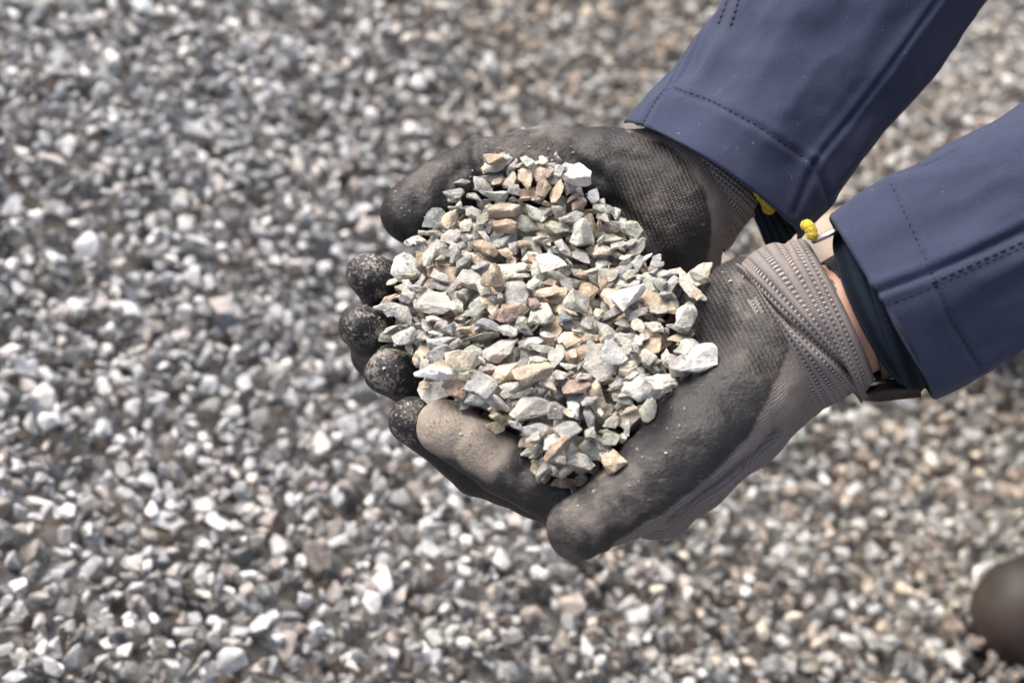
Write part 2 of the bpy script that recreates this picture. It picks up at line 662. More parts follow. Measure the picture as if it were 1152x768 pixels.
def rand_rot(r, flat):
    """random heading with the short axis within `flat` of the vertical"""
    a = r.uniform(0, 2 * math.pi)
    t = abs(r.normal(0, flat))
    h = r.uniform(0, 2 * math.pi)
    m = Matrix.Rotation(t, 3, Vector((math.cos(h), math.sin(h), 0))) @ Matrix.Rotation(a, 3, 'Z')
    if r.random() < 0.5:
        m = m @ Matrix.Rotation(math.pi, 3, 'X')
    return np.array(m)


class Bed:
    """a height map on which stones are laid one after another, each at rest on what lies below"""

    def __init__(self, x0, y0, x1, y1, cell, grow=0.8):
        self.grow = grow
        self.x0, self.y0, self.c = x0, y0, cell
        self.nx, self.ny = int((x1 - x0) / cell) + 1, int((y1 - y0) / cell) + 1
        self.H = np.full((self.nx, self.ny), -9.0)

    def xy(self):
        return np.meshgrid(self.x0 + self.c * np.arange(self.nx), self.y0 + self.c * np.arange(self.ny), indexing='ij')

    def foot(self, v):
        """bottom and top profiles of a convex cloud of points as an ellipsoid-like slab"""
        hx, hy = np.abs(v[:, 0]).max(), np.abs(v[:, 1]).max()
        C = np.cov(v[:, :2].T) + np.eye(2) * 1e-9
        Ci = np.linalg.inv(C)
        mx = np.einsum('ij,jk,ik->i', v[:, :2], Ci, v[:, :2]).max()
        nxh, nyh = int(hx / self.c) + 1, int(hy / self.c) + 1
        gx, gy = np.meshgrid(self.c * np.arange(-nxh, nxh + 1), self.c * np.arange(-nyh, nyh + 1), indexing='ij')
        g = np.stack([gx.ravel(), gy.ravel()], 1)
        q = np.einsum('ij,jk,ik->i', g, Ci, g).reshape(gx.shape) / (mx * self.grow)
        # tilt plane of the slab
        A = np.c_[v[:, :2], np.ones(len(v))]
        pl = np.linalg.lstsq(A, v[:, 2], rcond=None)[0]
        rest = v[:, 2] - A @ pl
        th = max(rest.max(), -rest.min()) * 0.9
        mid = pl[0] * gx + pl[1] * gy + pl[2]
        prof = th * np.sqrt(np.clip(1 - q ** 1.6, 0, 1))
        return nxh, nyh, q < 1, mid - prof, mid + prof

    def rest(self, ft, x, y):
        nxh, nyh, m, bot, top = ft
        i, j = int(round((x - self.x0) / self.c)), int(round((y - self.y0) / self.c))
        i0, j0 = i - nxh, j - nyh
        if i0 < 0 or j0 < 0 or i + nxh >= self.nx or j + nyh >= self.ny:
            return None
        sub = self.H[i0:i + nxh + 1, j0:j + nyh + 1]
        g = (sub - bot)[m]
        if len(g) < 40:
            return g.max(), (slice(i0, i + nxh + 1), slice(j0, j + nyh + 1))
        return np.partition(g, -max(2, len(g) // 25))[-max(2, len(g) // 25)], (slice(i0, i + nxh + 1), slice(j0, j + nyh + 1))

    def lay(self, ft, z, s):
        nxh, nyh, m, bot, top = ft
        sub = self.H[s]
        np.maximum(sub, np.where(m, top + z, -9.0), out=sub)


PALETTE = [  # rock colours (albedo) and how common each is
    ('grey', (0.390, 0.380, 0.350), 0.20),
    ('blue grey', (0.345, 0.358, 0.352), 0.12),
    ('greenish grey', (0.425, 0.428, 0.370), 0.22),
    ('pale grey', (0.530, 0.515, 0.465), 0.16),
    ('tan', (0.500, 0.412, 0.305), 0.16),
    ('brown', (0.345, 0.268, 0.205), 0.06),
    ('cream', (0.580, 0.515, 0.415), 0.06),
    ('white', (0.660, 0.655, 0.625), 0.02),
]
PN = [p[0] for p in PALETTE]
PC = np.array([p[1] for p in PALETTE])
PW = np.array([p[2] for p in PALETTE])
PW = PW / PW.sum()

# ---- the gravel bed of the yard: far too many stones to count, one object
LOW = [hull_proto(12, (1.0, rng.uniform(0.6, 0.85), rng.uniform(0.40, 0.66)), 100 + i, 0.045, 0.0, 4.2) for i in range(24)]
bed = Bed(-1.8, -0.1, 2.0, 3.5, 0.0025, 1.0)
bx, by = bed.xy()
bed.H[:] = G(bx, by) - 0.018
P_V, P_F, P_C = [], [], []
nv = 0


def in_reach(x, y, g, u0, v0, v1):
    """the patch a camera near this one can see"""
    p = np.stack([x, y, g], -1) - CP
    z = p @ FW
    u, v = (p @ RT) / z, (p @ UP) / z
    return (z > 0.25) & (np.abs(u) < u0) & (v > v0) & (v < v1)


BG_PW = np.array([0.22, 0.27, 0.07, 0.19, 0.08, 0.08, 0.04, 0.045])
BG_PW = BG_PW / BG_PW.sum()
cx_ = rng.uniform(-1.75, 1.95, 700000)
cy_ = rng.uniform(-0.05, 3.45, 700000)
cg_ = G(cx_, cy_)
near_ = in_reach(cx_, cy_, cg_, 0.40, -0.27, 0.26)
wide_ = in_reach(cx_, cy_, cg_, 0.95, -0.75, 0.50)
keep = near_ | (wide_ & (rng.random(len(cx_)) < 0.42))
lim_ = np.where(near_, 0.020, 0.004) + 0.010 * np.sin(cx_ * 61 + 3 * np.sin(cy_ * 23)) * np.sin(cy_ * 53 + 2 * np.sin(cx_ * 31)) + cg_
CAND = [a.tolist() for a in (cx_[keep], cy_[keep], lim_[keep], near_[keep])]
foot_cache = {}
done = 0
for x, y, lim, nr in zip(*CAND):
    ci_, cj_ = int((x - bed.x0) / bed.c), int((y - bed.y0) / bed.c)
    if bed.H[ci_, cj_] > lim:                       # already heaped up here
        continue
    k = int(rng.integers(24))
    size = float(np.clip(rng.lognormal(math.log(0.0130), 0.32), 0.0065, 0.026))
    sq = round(size / 0.002) * 0.002
    key = (k, sq, int(rng.integers(5)))
    if key not in foot_cache:
        rot = rand_rot(rng, 0.75)
        vv = (LOW[k][0] * sq) @ rot.T
        foot_cache[key] = (vv, bed.foot(vv))
    vv, ft = foot_cache[key]
    r = bed.rest(ft, x, y)
    if r is None:
        continue
    z, s = r
    if z > lim:
        continue
    bed.lay(ft, z, s)
    P_V.append(vv + (x, y, z))
    P_F.append(LOW[k][1] + nv)
    brown = 0.5 + 0.5 * math.sin(2.3 * x + 1.9 * y - 0.6) * math.cos(1.7 * y - 2.1 * x)
    brown = max(0.0, min(1.0, 0.05 + 0.60 * (x + 0.32) + 0.7 * (brown - 0.4) + 0.7 * math.exp(-((x + 0.02) / 0.25) ** 2 - ((y - 1.55) / 0.3) ** 2)))
    brown *= 1 - 0.75 * max(0.0, min(1.0, (y - 1.5) / 0.5)) * max(0.0, min(1.0, (x - 0.15) / 0.25))
    w = BG_PW * np.array([1, 1 - 0.6 * brown, 1, 1, 1 + 1.6 * brown, 1 + 2.2 * brown, 1, 1])
    ci = rng.choice(8, p=w / w.sum())
    c = np.clip(PC[ci] * rng.uniform(0.30, 1.46), 0.03, 0.85)
    c = c + (c.mean() * np.array([0.945, 1.0, 1.075]) - c) * (0.66 - 0.6 * brown)
    c = np.clip(c * (1.12 - 0.50 * brown * (0.5 + 0.5 * math.sin(5.1 * x + 3.3 * y) * math.sin(4.3 * y - 6.2 * x)) + 0.12 * max(0.0, y - 1.5)), 0.02, 0.86)      # cool limestone on the heap, warmer grit to the right
    P_C.append(np.repeat(c[None], len(vv), 0))
    nv += len(vv)
    done += 1
gm = mesh_from('gravel', np.concatenate(P_V), np.concatenate(P_F), smooth=False)
attr_c(gm, 'col', np.concatenate(P_C))
tag(link('gravel', gm, M_GRAVEL), 'loose grey crushed gravel sloping down from the heap to the boots', 'gravel', kind='stuff')
print('gravel stones', done, len(gm.polygons), time.process_time())

# ------------------------------------------------------------------ the person
SH_R, SH_L = np.array([0.50, 1.10, 0.92]), np.array([0.74, 0.80, 0.92])
EL_R, EL_L = W(1035, -135, 0.92), W(1500, 70, 0.76)
HIP_R, HIP_L = np.array([0.93, 1.26, 0.44]), np.array([1.02, 1.08, 0.44])
KN_R, KN_L = np.array([0.80, 1.16, 0.47]), np.array([0.74, 0.90, 0.50])
AN_R, AN_L = np.array([0.440, 1.195, 0.13]), np.array([0.60, 0.89, 0.10])
NECK = (SH_R + SH_L) / 2 + np.array([-0.04, -0.03, 0.05])
HEAD = NECK + np.array([-0.10, -0.07, 0.12])
FACE = np.array([-0.72, -0.50, -0.48])
FACE = FACE / np.linalg.norm(FACE)
WR_R, WR_L = W(800, 205, 0.825), W(935, 368, 0.727)


def body_sdf(P, g=0.0):
    def ch(*a, k=0.03):
        return chain_sdf(P, list(a), k) - g
    mid = (HIP_R + HIP_L) / 2
    chest = (SH_R + SH_L) / 2 + np.array([0.07, 0.05, -0.10])
    d = ch((HIP_R, 0.10), (HIP_L, 0.10))
    d = smin(d, ch((mid, 0.13), (chest, 0.145)), 0.05)
    d = smin(d, ch((SH_R + (0.03, 0.02, -0.02), 0.07), (SH_L + (0.03, 0.02, -0.02), 0.07)), 0.05)
    d = smin(d, ch((NECK + (0.03, 0.02, -0.05), 0.062), (NECK + (-0.03, -0.02, 0.06), 0.055)), 0.03)
    d = smin(d, ch((SH_R, 0.056), (EL_R, 0.040), (WR_R * 0.8 + EL_R * 0.2, 0.026), (WR_R, 0.019)), 0.015)
    d = smin(d, ch((SH_L, 0.056), (EL_L, 0.042), (WR_L * 0.8 + EL_L * 0.2, 0.027), (WR_L, 0.0255)), 0.015)
    d = smin(d, ch((HIP_R, 0.085), (KN_R, 0.058), (AN_R, 0.042)), 0.03)
    d = smin(d, ch((HIP_L, 0.085), (KN_L, 0.058), (AN_L, 0.042)), 0.03)
    return d


def head_sdf(P):
    side = np.cross(FACE, (0, 0, 1.0))
    side /= np.linalg.norm(side)
    up = np.cross(side, FACE)
    d = chain_sdf(P, [(HEAD + up * 0.03 - FACE * 0.03, 0.082), (HEAD + up * 0.02 + FACE * 0.02, 0.074)], 0.02)
    d = smin(d, chain_sdf(P, [(HEAD + FACE * 0.025 - up * 0.02, 0.062), (HEAD + FACE * 0.045 - up * 0.075, 0.036)], 0.02), 0.03)
    d = smin(d, chain_sdf(P, [(HEAD + FACE * 0.088 + up * 0.012, 0.008), (HEAD + FACE * 0.110 - up * 0.020, 0.013)], 0.01), 0.012)
    for sg in (-1, 1):
        d = smin(d, chain_sdf(P, [(HEAD + side * sg * 0.078 + up * 0.012, 0.011), (HEAD + side * sg * 0.078 - up * 0.028, 0.009)]), 0.008)
        e = HEAD + side * sg * 0.031 + FACE * 0.098 + up * 0.010
        d = np.maximum(d, -(np.linalg.norm(P - e, axis=1) - 0.011))
        d = smin(d, np.linalg.norm(P - (e - FACE * 0.012), axis=1) - 0.0125, 0.003)
    m = HEAD + FACE * 0.098 - up * 0.052
    d = smin(d, chain_sdf(P, [(m - side * 0.022, 0.006), (m + side * 0.022, 0.006)]), 0.006)
    return d


V, F = surface_nets(lambda P: smin(body_sdf(P), head_sdf(P), 0.02), (0.0, 0.45, 0.0), (1.25, 1.55, 1.28), 0.0085)
person = link('person', mesh_from('person', V, F), M_SKIN)
tag(person, 'crouching worker in navy jacket and grey work gloves holding out cupped hands full of gravel', 'person')


def shell(name, f, lo, hi, h, mat):
    V, F = surface_nets(f, lo, hi, h)
    me = mesh_from(name, V, F)
    attr_f(me, 'stain', np.zeros(len(V)))
    return link(name, me, mat, person)


def keep_below(P, a, n, d):
    return np.maximum(d, (P - a) @ np.asarray(n, float))


def jacket_f(P):
    d = body_sdf(P, 0.016)
    d = np.maximum(d, 0.40 - P[:, 2])
    d = np.maximum(d, (P[:, 2] - (NECK[2] + 0.045)))
    for e, s in ((EL_R, SH_R), (EL_L, SH_L)):
        n = (s - e) / np.linalg.norm(s - e)
        q = (P - e) @ n
        near = np.linalg.norm(P - e, axis=1) < 0.36
        d = np.where(near, np.maximum(d, 0.10 - q), d)
    legs = np.minimum(np.linalg.norm(P - KN_R, axis=1), np.linalg.norm(P - KN_L, axis=1))
    return np.maximum(d, 0.10 - legs)


shell('jacket', jacket_f, (0.2, 0.6, 0.38), (1.25, 1.5, 1.12), 0.010, M_CLOTH)


def trouser_f(P):
    def ch(*a):
        return chain_sdf(P, list(a), 0.03)
    d = smin(ch((HIP_R, 0.112), (KN_R, 0.078), (AN_R, 0.045)), ch((HIP_L, 0.112), (KN_L, 0.078), (AN_L, 0.062)), 0.02)
    d = smin(d, ch((HIP_R, 0.11), (HIP_L, 0.11)), 0.04)
    return d


shell('trousers', trouser_f, (0.4, 0.75, 0.04), (1.25, 1.5, 0.7), 0.010, M_TROUSER)

# hair
V, F = surface_nets(lambda P: np.maximum(np.linalg.norm(P - (HEAD + np.array([0.025, 0.02, 0.035])), axis=1) - 0.094,
                                         (P - HEAD) @ FACE - 0.035 - 0.4 * ((P - HEAD)[:, 2] - 0.03)),
                    HEAD - 0.16, HEAD + 0.16, 0.006)
link('hair', mesh_from('hair', V, F), M_HAIR, person)


# boots
def boot(toe, heel, mat, h=0.006):
    toe, heel = np.array(toe, float), np.array(heel, float)
    ax = toe - heel
    L = np.linalg.norm(ax[:2])
    ax = ax / np.linalg.norm(ax)
    up = np.array([0, 0, 1.0])

    def f(P):
        pt = lambda t, z: heel + ax * t * L + up * z
        d = chain_sdf(P, [(pt(0.12, 0.055), 0.042), (pt(0.45, 0.058), 0.046), (pt(0.70, 0.055), 0.050), (pt(0.90, 0.050), 0.046)], 0.02)
        d = smin(d, chain_sdf(P, [(pt(0.20, 0.07), 0.046), (pt(0.20, 0.145), 0.052)], 0.02), 0.03)
        d = smin(d, chain_sdf(P, [(pt(0.3, 0.12), 0.05), (pt(0.62, 0.072), 0.045)], 0.02), 0.03)
        base = heel[2] + (P - heel) @ ax * ax[2]
        return np.maximum(d, base + 0.022 - P[:, 2])

    def fs(P):
        pt = lambda t, z: heel + ax * t * L + up * z
        d = chain_sdf(P, [(pt(0.12, 0.02), 0.045), (pt(0.45, 0.02), 0.045), (pt(0.70, 0.02), 0.059), (pt(0.90, 0.02), 0.056)], 0.02)
        base = heel[2] + (P - heel) @ ax * ax[2]
        return np.maximum(np.maximum(d, P[:, 2] - base - 0.028), base - P[:, 2])
    lo, hi = np.minimum(toe, heel) - 0.08, np.maximum(toe, heel) + 0.08
    hi[2] += 0.14
    V, F = surface_nets(f, lo, hi, h)
    b = link('boot', mesh_from('boot', V, F), mat, person)
    V, F = surface_nets(fs, lo, hi, h)
    link('sole', mesh_from('sole', V, F), M_SOLE, b)
    # toe cap seam and welt
    v_ = verts_of(b.data)
    q_ = (v_ - heel) @ ax / L
    d_ = -0.0035 * np.exp(-((q_ - 0.80) / 0.012) ** 2) + 0.003 * np.exp(-((v_[:, 2] - heel[2] - 0.032) / 0.006) ** 2)
    set_verts(b.data, v_ + normals_of(b.data) * d_[:, None])
    # laces
    bm = bmesh.new()
    sd_ = np.cross(ax, up)
    for i in range(5):
        t = 0.62 - 0.055 * i
        z = 0.112 + 0.022 * i
        c = heel + ax * t * L + up * z
        m4 = Matrix((Vector(ax), Vector(sd_), Vector(np.cross(ax, sd_)))).transposed().to_4x4()
        m4.translation = Vector(c)
        bmesh.ops.create_icosphere(bm, subdivisions=2, radius=1, matrix=m4 @ Matrix.Diagonal((0.004, 0.03, 0.005, 1)))
    me = bpy.data.meshes.new('laces')
    bm.to_mesh(me)
    bm.free()
    link('laces', me, M_SOLE, b)
    return b


zl = float(G(0.5, 0.9)) + 0.008
boot((0.376, 0.836, zl - 0.012), (0.644, 0.923, zl - 0.012), M_LEATHER)
boot((0.255, 1.255, float(G(0.24, 1.26)) - 0.045), (0.450, 1.212, float(G(0.45, 1.21)) - 0.018), M_TANLEATHER)


# ------------------------------------------------------------------ gloves
def pts(*a):
    return [(W(x, y, z), r) for x, y, z, r in a]


def hand_sdf(palm, fingers, extra=(), kp=0.012, kf=0.006):
    def f(P):
        d = None
        for c in palm:
            e = chain_sdf(P, c, 0.006)
            d = e if d is None else smin(d, e, kp)
        out = d
        for c in fingers:
            fd = chain_sdf(P, c, 0.003)
            out = smin(out, smin(d, fd, kf), 0.0015)
        return out
    return f


R_PALM = [
    pts((815, 185, .826, .020), (790, 205, .826, .022), (755, 215, .826, .0255)),
    pts((760, 205, .822, .0235), (680, 194, .826, .0190), (610, 190, .826, .0175), (585, 195, .826, .017)),
    pts((770, 245, .818, .022), (745, 275, .822, .020), (690, 300, .835, .017), (640, 320, .845, .014)),
    pts((750, 270, .835, .020), (660, 345, .845, .014), (630, 385, .840, .012)),
    pts((690, 230, .842, .018), (620, 270, .855, .015)),
    pts((762, 305, .832, .018), (705, 385, .826, .015), (650, 425, .828, .012)),
]
R_FING = [
    pts((600, 188, .826, .0170), (545, 192, .820, .0158), (500, 215, .812, .0148), (462, 241, .808, .0142)),   # thumb
    pts((620, 290, .857, .0125), (500, 322, .852, .0125), (438, 338, .826, .0120), (427, 318, .795, .0106), (415, 308, .789, .0098)),
    pts((620, 330, .850, .0125), (490, 368, .842, .0125), (428, 398, .812, .0120), (418, 376, .778, .0106), (405, 368, .771, .0098)),
    pts((620, 370, .842, .0125), (505, 420, .826, .0120), (470, 435, .795, .0115), (460, 424, .765, .0104), (437, 418, .757, .0100)),
    pts((630, 395, .832, .0115), (530, 450, .815, .0110), (490, 462, .790, .0105), (482, 452, .772, .0098)),
]
L_PALM = [
    pts((935, 362, .727, .022), (915, 372, .728, .024), (885, 380, .730, .026)),
    pts((880, 347, .733, .0175), (835, 340, .742, .0165), (800, 345, .752, .012)),
    pts((874, 420, .728, .0200), (835, 450, .718, .023), (785, 500, .707, .0215), (745, 535, .700, .0180)),
    pts((870, 432, .740, .0190), (828, 478, .735, .0180), (780, 526, .730, .0170), (742, 568, .728, .0125)),
    pts((860, 370, .742, .022), (800, 410, .752, .020), (730, 440, .772, .015), (690, 440, .785, .013)),
    pts((820, 450, .745, .020), (750, 490, .758, .017), (700, 500, .770, .014)),
    pts((800, 370, .770, .016), (745, 405, .795, .014), (690, 445, .800, .013)),
]
L_FING = [
    pts((775, 512, .704, .0195), (735, 545, .697, .0172), (692, 572, .692, .0148), (651, 594, .690, .0128)),   # thumb
    pts((745, 568, .730, .0135), (640, 560, .722, .0125), (570, 524, .724, .0122), (500, 482, .730, .0118)),
    pts((740, 555, .748, .0125), (640, 566, .745, .0122), (540, 525, .750, .0120), (467, 473, .748, .0106)),
    pts((720, 520, .768, .0120), (640, 525, .778, .0120), (560, 495, .785, .0110), (530, 480, .78, .010)),
    pts((710, 490, .780, .0115), (640, 480, .800, .0110), (590, 460, .805, .0100)),
]

PX_POLY = lambda poly: np.array(poly, float)


def side_of(px, py, line):
    """signed distance (px) to an open polyline; positive on the right-hand/lower side of its run"""
    line = np.array(line, float)
    best = np.full(len(px), 1e9)
    sg = np.ones(len(px))
    for a, b in zip(line[:-1], line[1:]):
        ab = b - a
        t = np.clip(((px - a[0]) * ab[0] + (py - a[1]) * ab[1]) / (ab @ ab), 0, 1)
        dx, dy = px - a[0] - t * ab[0], py - a[1] - t * ab[1]
        d = np.hypot(dx, dy)
        s = np.sign(ab[0] * (py - a[1]) - ab[1] * (px - a[0]))
        m = d < best
        best = np.where(m, d, best)
        sg = np.where(m, s, sg)
    return best * sg


def blob(V, spots):
    """0..1 mask round points on the skin of the glove: (px,py,z,radius m,weight)"""
    m = np.zeros(len(V))
    for x, y, z, r, w in spots:
        d = np.linalg.norm(V - W(x, y, z), axis=1)
        m = np.maximum(m, w * (1 - sstep(r * 0.5, r, d)))
    return m


def glove(palm, fing, coat_line, grooves, dust, speck, weave, axis, seed, back):
    f = hand_sdf(palm, fing)
    allp = np.array([p for c in palm + fing for p, r in c])
    V, F = surface_nets(f, allp.min(0) - 0.034, allp.max(0) + 0.034, 0.00135)
    me = mesh_from('glove', V, F)
    N = normals_of(me)
    # loose cloth: soft folds and puckers
    fold = 0.0014 * nz(V, 38, seed) + 0.0008 * nz(V * np.array([1.0, 0.6, 1.0]), 110, seed + 3)
    fold -= 0.0002 * np.exp(-(nz(V, 30, seed + 6) / 0.055) ** 2)          # creases in the rubber
    V = V + N * fold[:, None]
    set_verts(me, V)
    bv = bvh_of(me)
    N = normals_of(me)
    disp = np.zeros(len(V))
    for path, w, dep in grooves:
        p, _ = path_on(bv, path, 2.5)
        if len(p):
            d = dist_to_path(V, p)
            disp -= dep * np.exp(-(d / w) ** 2)
    px, py, z = to_px(V)
    e = side_of(px, py, coat_line)
    coat = 1 - sstep(-1.5, 1.5, e + 3.0 * nz(V, 120, seed + 9))
    coat = np.where(back(V, px, py, z), 0.0, coat)
    # the rubber stands a little proud of the knit
    V = V + N * (disp + 0.0005 * coat)[:, None]
    set_verts(me, V)
    attr_f(me, 'coat', coat)
    attr_f(me, 'dust', blob(V, dust))
    attr_f(me, 'speck', blob(V, speck))
    attr_f(me, 'weave', blob(V, weave))
    a, b = axis
    t = (b - a) / np.linalg.norm(b - a)
    q = V - a
    s = q @ t
    r1 = np.cross(t, FW)
    r1 /= np.linalg.norm(r1)
    r2 = np.cross(t, r1)
    ph = np.arctan2(q @ r2, q @ r1) * 0.03
    attr_v(me, 'kv', np.stack([s, ph, np.zeros(len(V))], 1))
    return link('glove', me, M_GLOVE, person), me


gR, gRm = glove(
    R_PALM, R_FING,
    [(690, 100), (706, 150), (745, 160), (775, 185), (795, 222), (801, 260), (795, 300), (760, 400)][::-1],
    [([(535, 152), (533, 170), (538, 190), (545, 210)], 0.0026, 0.0022),
     ([(520, 190), (505, 205), (500, 225)], 0.003, 0.0012),
     ([(620, 160), (650, 185), (700, 215)], 0.005, 0.0010),
     ([(690, 230), (730, 262), (750, 300)], 0.004, 0.0013),
     ([(605, 165), (618, 185), (622, 205)], 0.003, 0.0012), ([(480, 195), (470, 215), (468, 235)], 0.003, 0.0008),
     ([(660, 160), (690, 175), (730, 185)], 0.0035, 0.0012), ([(640, 175), (680, 205), (700, 235)], 0.003, 0.0010)],
    [(600, 150, .81, .030, .55), (480, 200, .795, .02, .35), (660, 165, .80, .03, .35), (455, 245, .795, .01, .2), (740, 190, .795, .03, .25)],
    [(419, 305, .779, .017, 1), (406, 365, .761, .017, .95), (436, 416, .747, .020, .75), (560, 165, .81, .02, .15)],
    [(735, 205, .80, .034, 1.0), (775, 200, .80, .026, .9), (745, 250, .80, .02, .5)],
    (W(640, 250, .83), W(830, 175, .826)), 1.0,
    lambda V, px, py, z: z > 0.868)
gL, gLm = glove(
    L_PALM, L_FING,
    [(893, 240), (889, 320), (887, 395), (868, 440), (842, 490), (800, 535), (760, 566), (715, 594), (690, 612), (650, 660)][::-1],
    [([(874, 490), (853, 513), (806, 551), (752, 592)], 0.0030, 0.0050),
     ([(830, 330), (850, 350), (880, 360)], 0.004, 0.0008),
     ([(560, 505), (548, 540)], 0.004, 0.0006),
     ([(770, 470), (830, 440)], 0.008, 0.0009), ([(590, 528), (578, 560)], 0.0026, 0.0010), ([(522, 480), (512, 505), (508, 528)], 0.0028, 0.0008),
     ([(690, 530), (705, 552), (712, 585)], 0.004, 0.0008)],
    [(495, 470, .720, .024, 1.15), (540, 500, .715, .020, .85), (590, 525, .71, .014, .4), (640, 600, .68, .020, .55), (690, 555, .68, .02, .35),
     (860, 340, .72, .025, .35), (850, 420, .70, .02, .3), (730, 600, .71, .02, .3)],
    [(460, 468, .738, .018, .75), (770, 430, .73, .014, .45), (495, 470, .720, .018, .15)],
    [(820, 350, .73, .042, .55), (860, 380, .72, .04, .5), (520, 495, .715, .03, .25)],
    (W(760, 450, .73), W(960, 360, .727)), 5.0,
    lambda V, px, py, z: (z > 0.742) & (px > 770) & (py > 500))


# ------------------------------------------------------------------ tubes: cuffs and sleeves
def catmull(P, n):
    P = np.array(P, float)
    Q = np.vstack([2 * P[0] - P[1], P, 2 * P[-1] - P[-2]])
    out = []
    for i in range(len(P) - 1):
        p0, p1, p2, p3 = Q[i:i + 4]
        for t in np.linspace(0, 1, n, endpoint=False):
            out.append(0.5 * ((2 * p1) + (-p0 + p2) * t + (2 * p0 - 5 * p1 + 4 * p2 - p3) * t * t + (-p0 + 3 * p1 - 3 * p2 + p3) * t ** 3))
    out.append(P[-1])
    return np.array(out)


def tube(stations, nphi, nsub, rfun=None, sfun=None, expo=2.0, flare=None):
    """stations: (px,py,z, half width m across the picture, half depth m). Returns grid of points, s, phi"""
    st = np.array([[*W(a[0], a[1], a[2]), a[3], a[4]] for a in stations])
    C = catmull(st, nsub)
    X, A, B = C[:, :3], C[:, 3], C[:, 4]
    T = np.gradient(X, axis=0)
    T /= np.linalg.norm(T, axis=1)[:, None]
    s = np.r_[0, np.cumsum(np.linalg.norm(np.diff(X, axis=0), axis=1))]
    ph = np.linspace(0, 2 * np.pi, nphi, endpoint=False)
    G_ = np.empty((len(s), nphi, 3))
    for i in range(len(s)):
        vd = X[i] - CP
        vd /= np.linalg.norm(vd)
        n = np.cross(T[i], vd)
        n /= np.linalg.norm(n)
        b = np.cross(n, T[i])
        if b @ vd > 0:
            b = -b                                  # b points to the viewer
        cs, sn = np.cos(ph), np.sin(ph)
        k = 1.0 if expo == 2 else 1 / (np.abs(cs) ** expo + np.abs(sn) ** expo) ** (1 / expo)
        m = 1.0 if rfun is None else rfun(s[i], ph)
        off = 0.0 if sfun is None else sfun(s[i], ph)
        G_[i] = X[i] + (n[None] * (A[i] * cs * k * m)[:, None]) + (b[None] * (B[i] * sn * k * m)[:, None]) + T[i][None] * (np.ones(nphi) * off)[:, None]
    return G_, s, ph


def grid_faces(ns, nphi, flip=False):
    I = np.arange(ns * nphi).reshape(ns, nphi)
    J = np.roll(I, -1, axis=1)
    F = np.stack([I[:-1], J[:-1], J[1:], I[1:]], -1).reshape(-1, 4)
    return F[:, ::-1] if flip else F


def outward(V, F, centre_line):
    a, b, c = V[F[:, 0]], V[F[:, 1]], V[F[:, 2]]
    n = np.cross(b - a, c - a)
    m = (a + c) / 2
    k = np.array([centre_line[np.argmin(((centre_line - q) ** 2).sum(1))] for q in m[::97]])
    return F if ((m[::97] - k) * n[::97]).sum() > 0 else F[:, ::-1]


def tube_mesh(name, G_, s, ph, thick, scale_phi=0.035):
    """a cloth tube with a real inner face and a rounded hem at its first ring"""
    ns, nphi = G_.shape[:2]
    C = G_.mean(1)
    rad = G_ - C[:, None]
    L = np.linalg.norm(rad, axis=2, keepdims=True)
    inner = C[:, None] + rad * (1 - thick / L)
    T0 = C[0] - C[2]
    T0 /= np.linalg.norm(T0)
    lip = (G_[0] + inner[0]) / 2 + T0 * thick * 0.55
    stack = np.concatenate([inner[::-1], lip[None], G_])
    S = np.r_[s[::-1], 0, s]
    V = stack.reshape(-1, 3)
    F = grid_faces(len(stack), nphi)
    F2 = outward(V[(ns + 1) * nphi:], grid_faces(ns, nphi), C)
    if not np.array_equal(F2[0], grid_faces(ns, nphi)[0]):
        F = F[:, ::-1]
    me = mesh_from(name, V, F)
    kv = np.zeros((len(V), 3))
    kv[:, 0] = np.repeat(S, nphi)
    kv[:, 1] = np.tile(ph * scale_phi, len(stack))
    attr_v(me, 'kv', kv)
    return me, (ns + 1) * nphi


# knit cuffs of the gloves (inner end lies inside the glove)
def cuff_r_R(s, ph):
    return 1.0 + 0.028 * np.sin(2 * np.pi * s / 0.017 + 1.3 * np.sin(ph)) + 0.02 * np.sin(3 * ph + s * 90)


Gc, s_, ph_ = tube([(764, 230, .826, .0315, .0250), (783, 212, .826, .0312, .0262), (790, 203, .826, .0312, .0268), (803, 185, .826, .0318, .0270)],
                   160, 26, cuff_r_R)
Gc = Gc[::-1].copy()
me, _ = tube_mesh('knit_cuff', Gc, s_, ph_, 0.0022, 0.026)
cR = link('knit_cuff', me, M_CUFF, gR)


def cuff_r_L(s, ph):
    w = np.cos(ph - 0.5)
    wob = 0.0014 * np.sin(2 * ph + 1.0) + 0.0009 * np.sin(3 * ph + 2.2)
    a = 0.13 * (1 + 0.4 * np.sin(ph + 2)) * np.exp(-((s - 0.0118 + 0.0050 * w - wob) / 0.0030) ** 2)
    a = a + 0.13 * (1 + 0.25 * np.cos(2 * ph)) * np.exp(-((s - 0.0212 + 0.0026 * w + wob) / (0.0062 + 0.0015 * w)) ** 2)
    a = a - 0.10 * np.exp(-((s - 0.0155 + 0.0050 * w - wob) / 0.0014) ** 2) - 0.05 * np.exp(-((s - 0.0240 + 0.004 * np.sin(ph)) / 0.0012) ** 2)
    return 0.975 + a + 0.016 * np.sin(3 * ph + 260 * s) + 0.008 * np.sin(9 * ph - 300 * s)


Gc, s_, ph_ = tube([(872, 394, .730, .0318, .0262), (893, 382, .729, .0335, .0275), (914, 364, .728, .0352, .0288), (941, 351, .727, .0350, .0284)],
                   170, 30, cuff_r_L)
Gc = Gc[::-1].copy()
me, _ = tube_mesh('knit_cuff', Gc, s_, ph_, 0.0024, 0.030)
cL = link('knit_cuff', me, M_CUFF, gL)


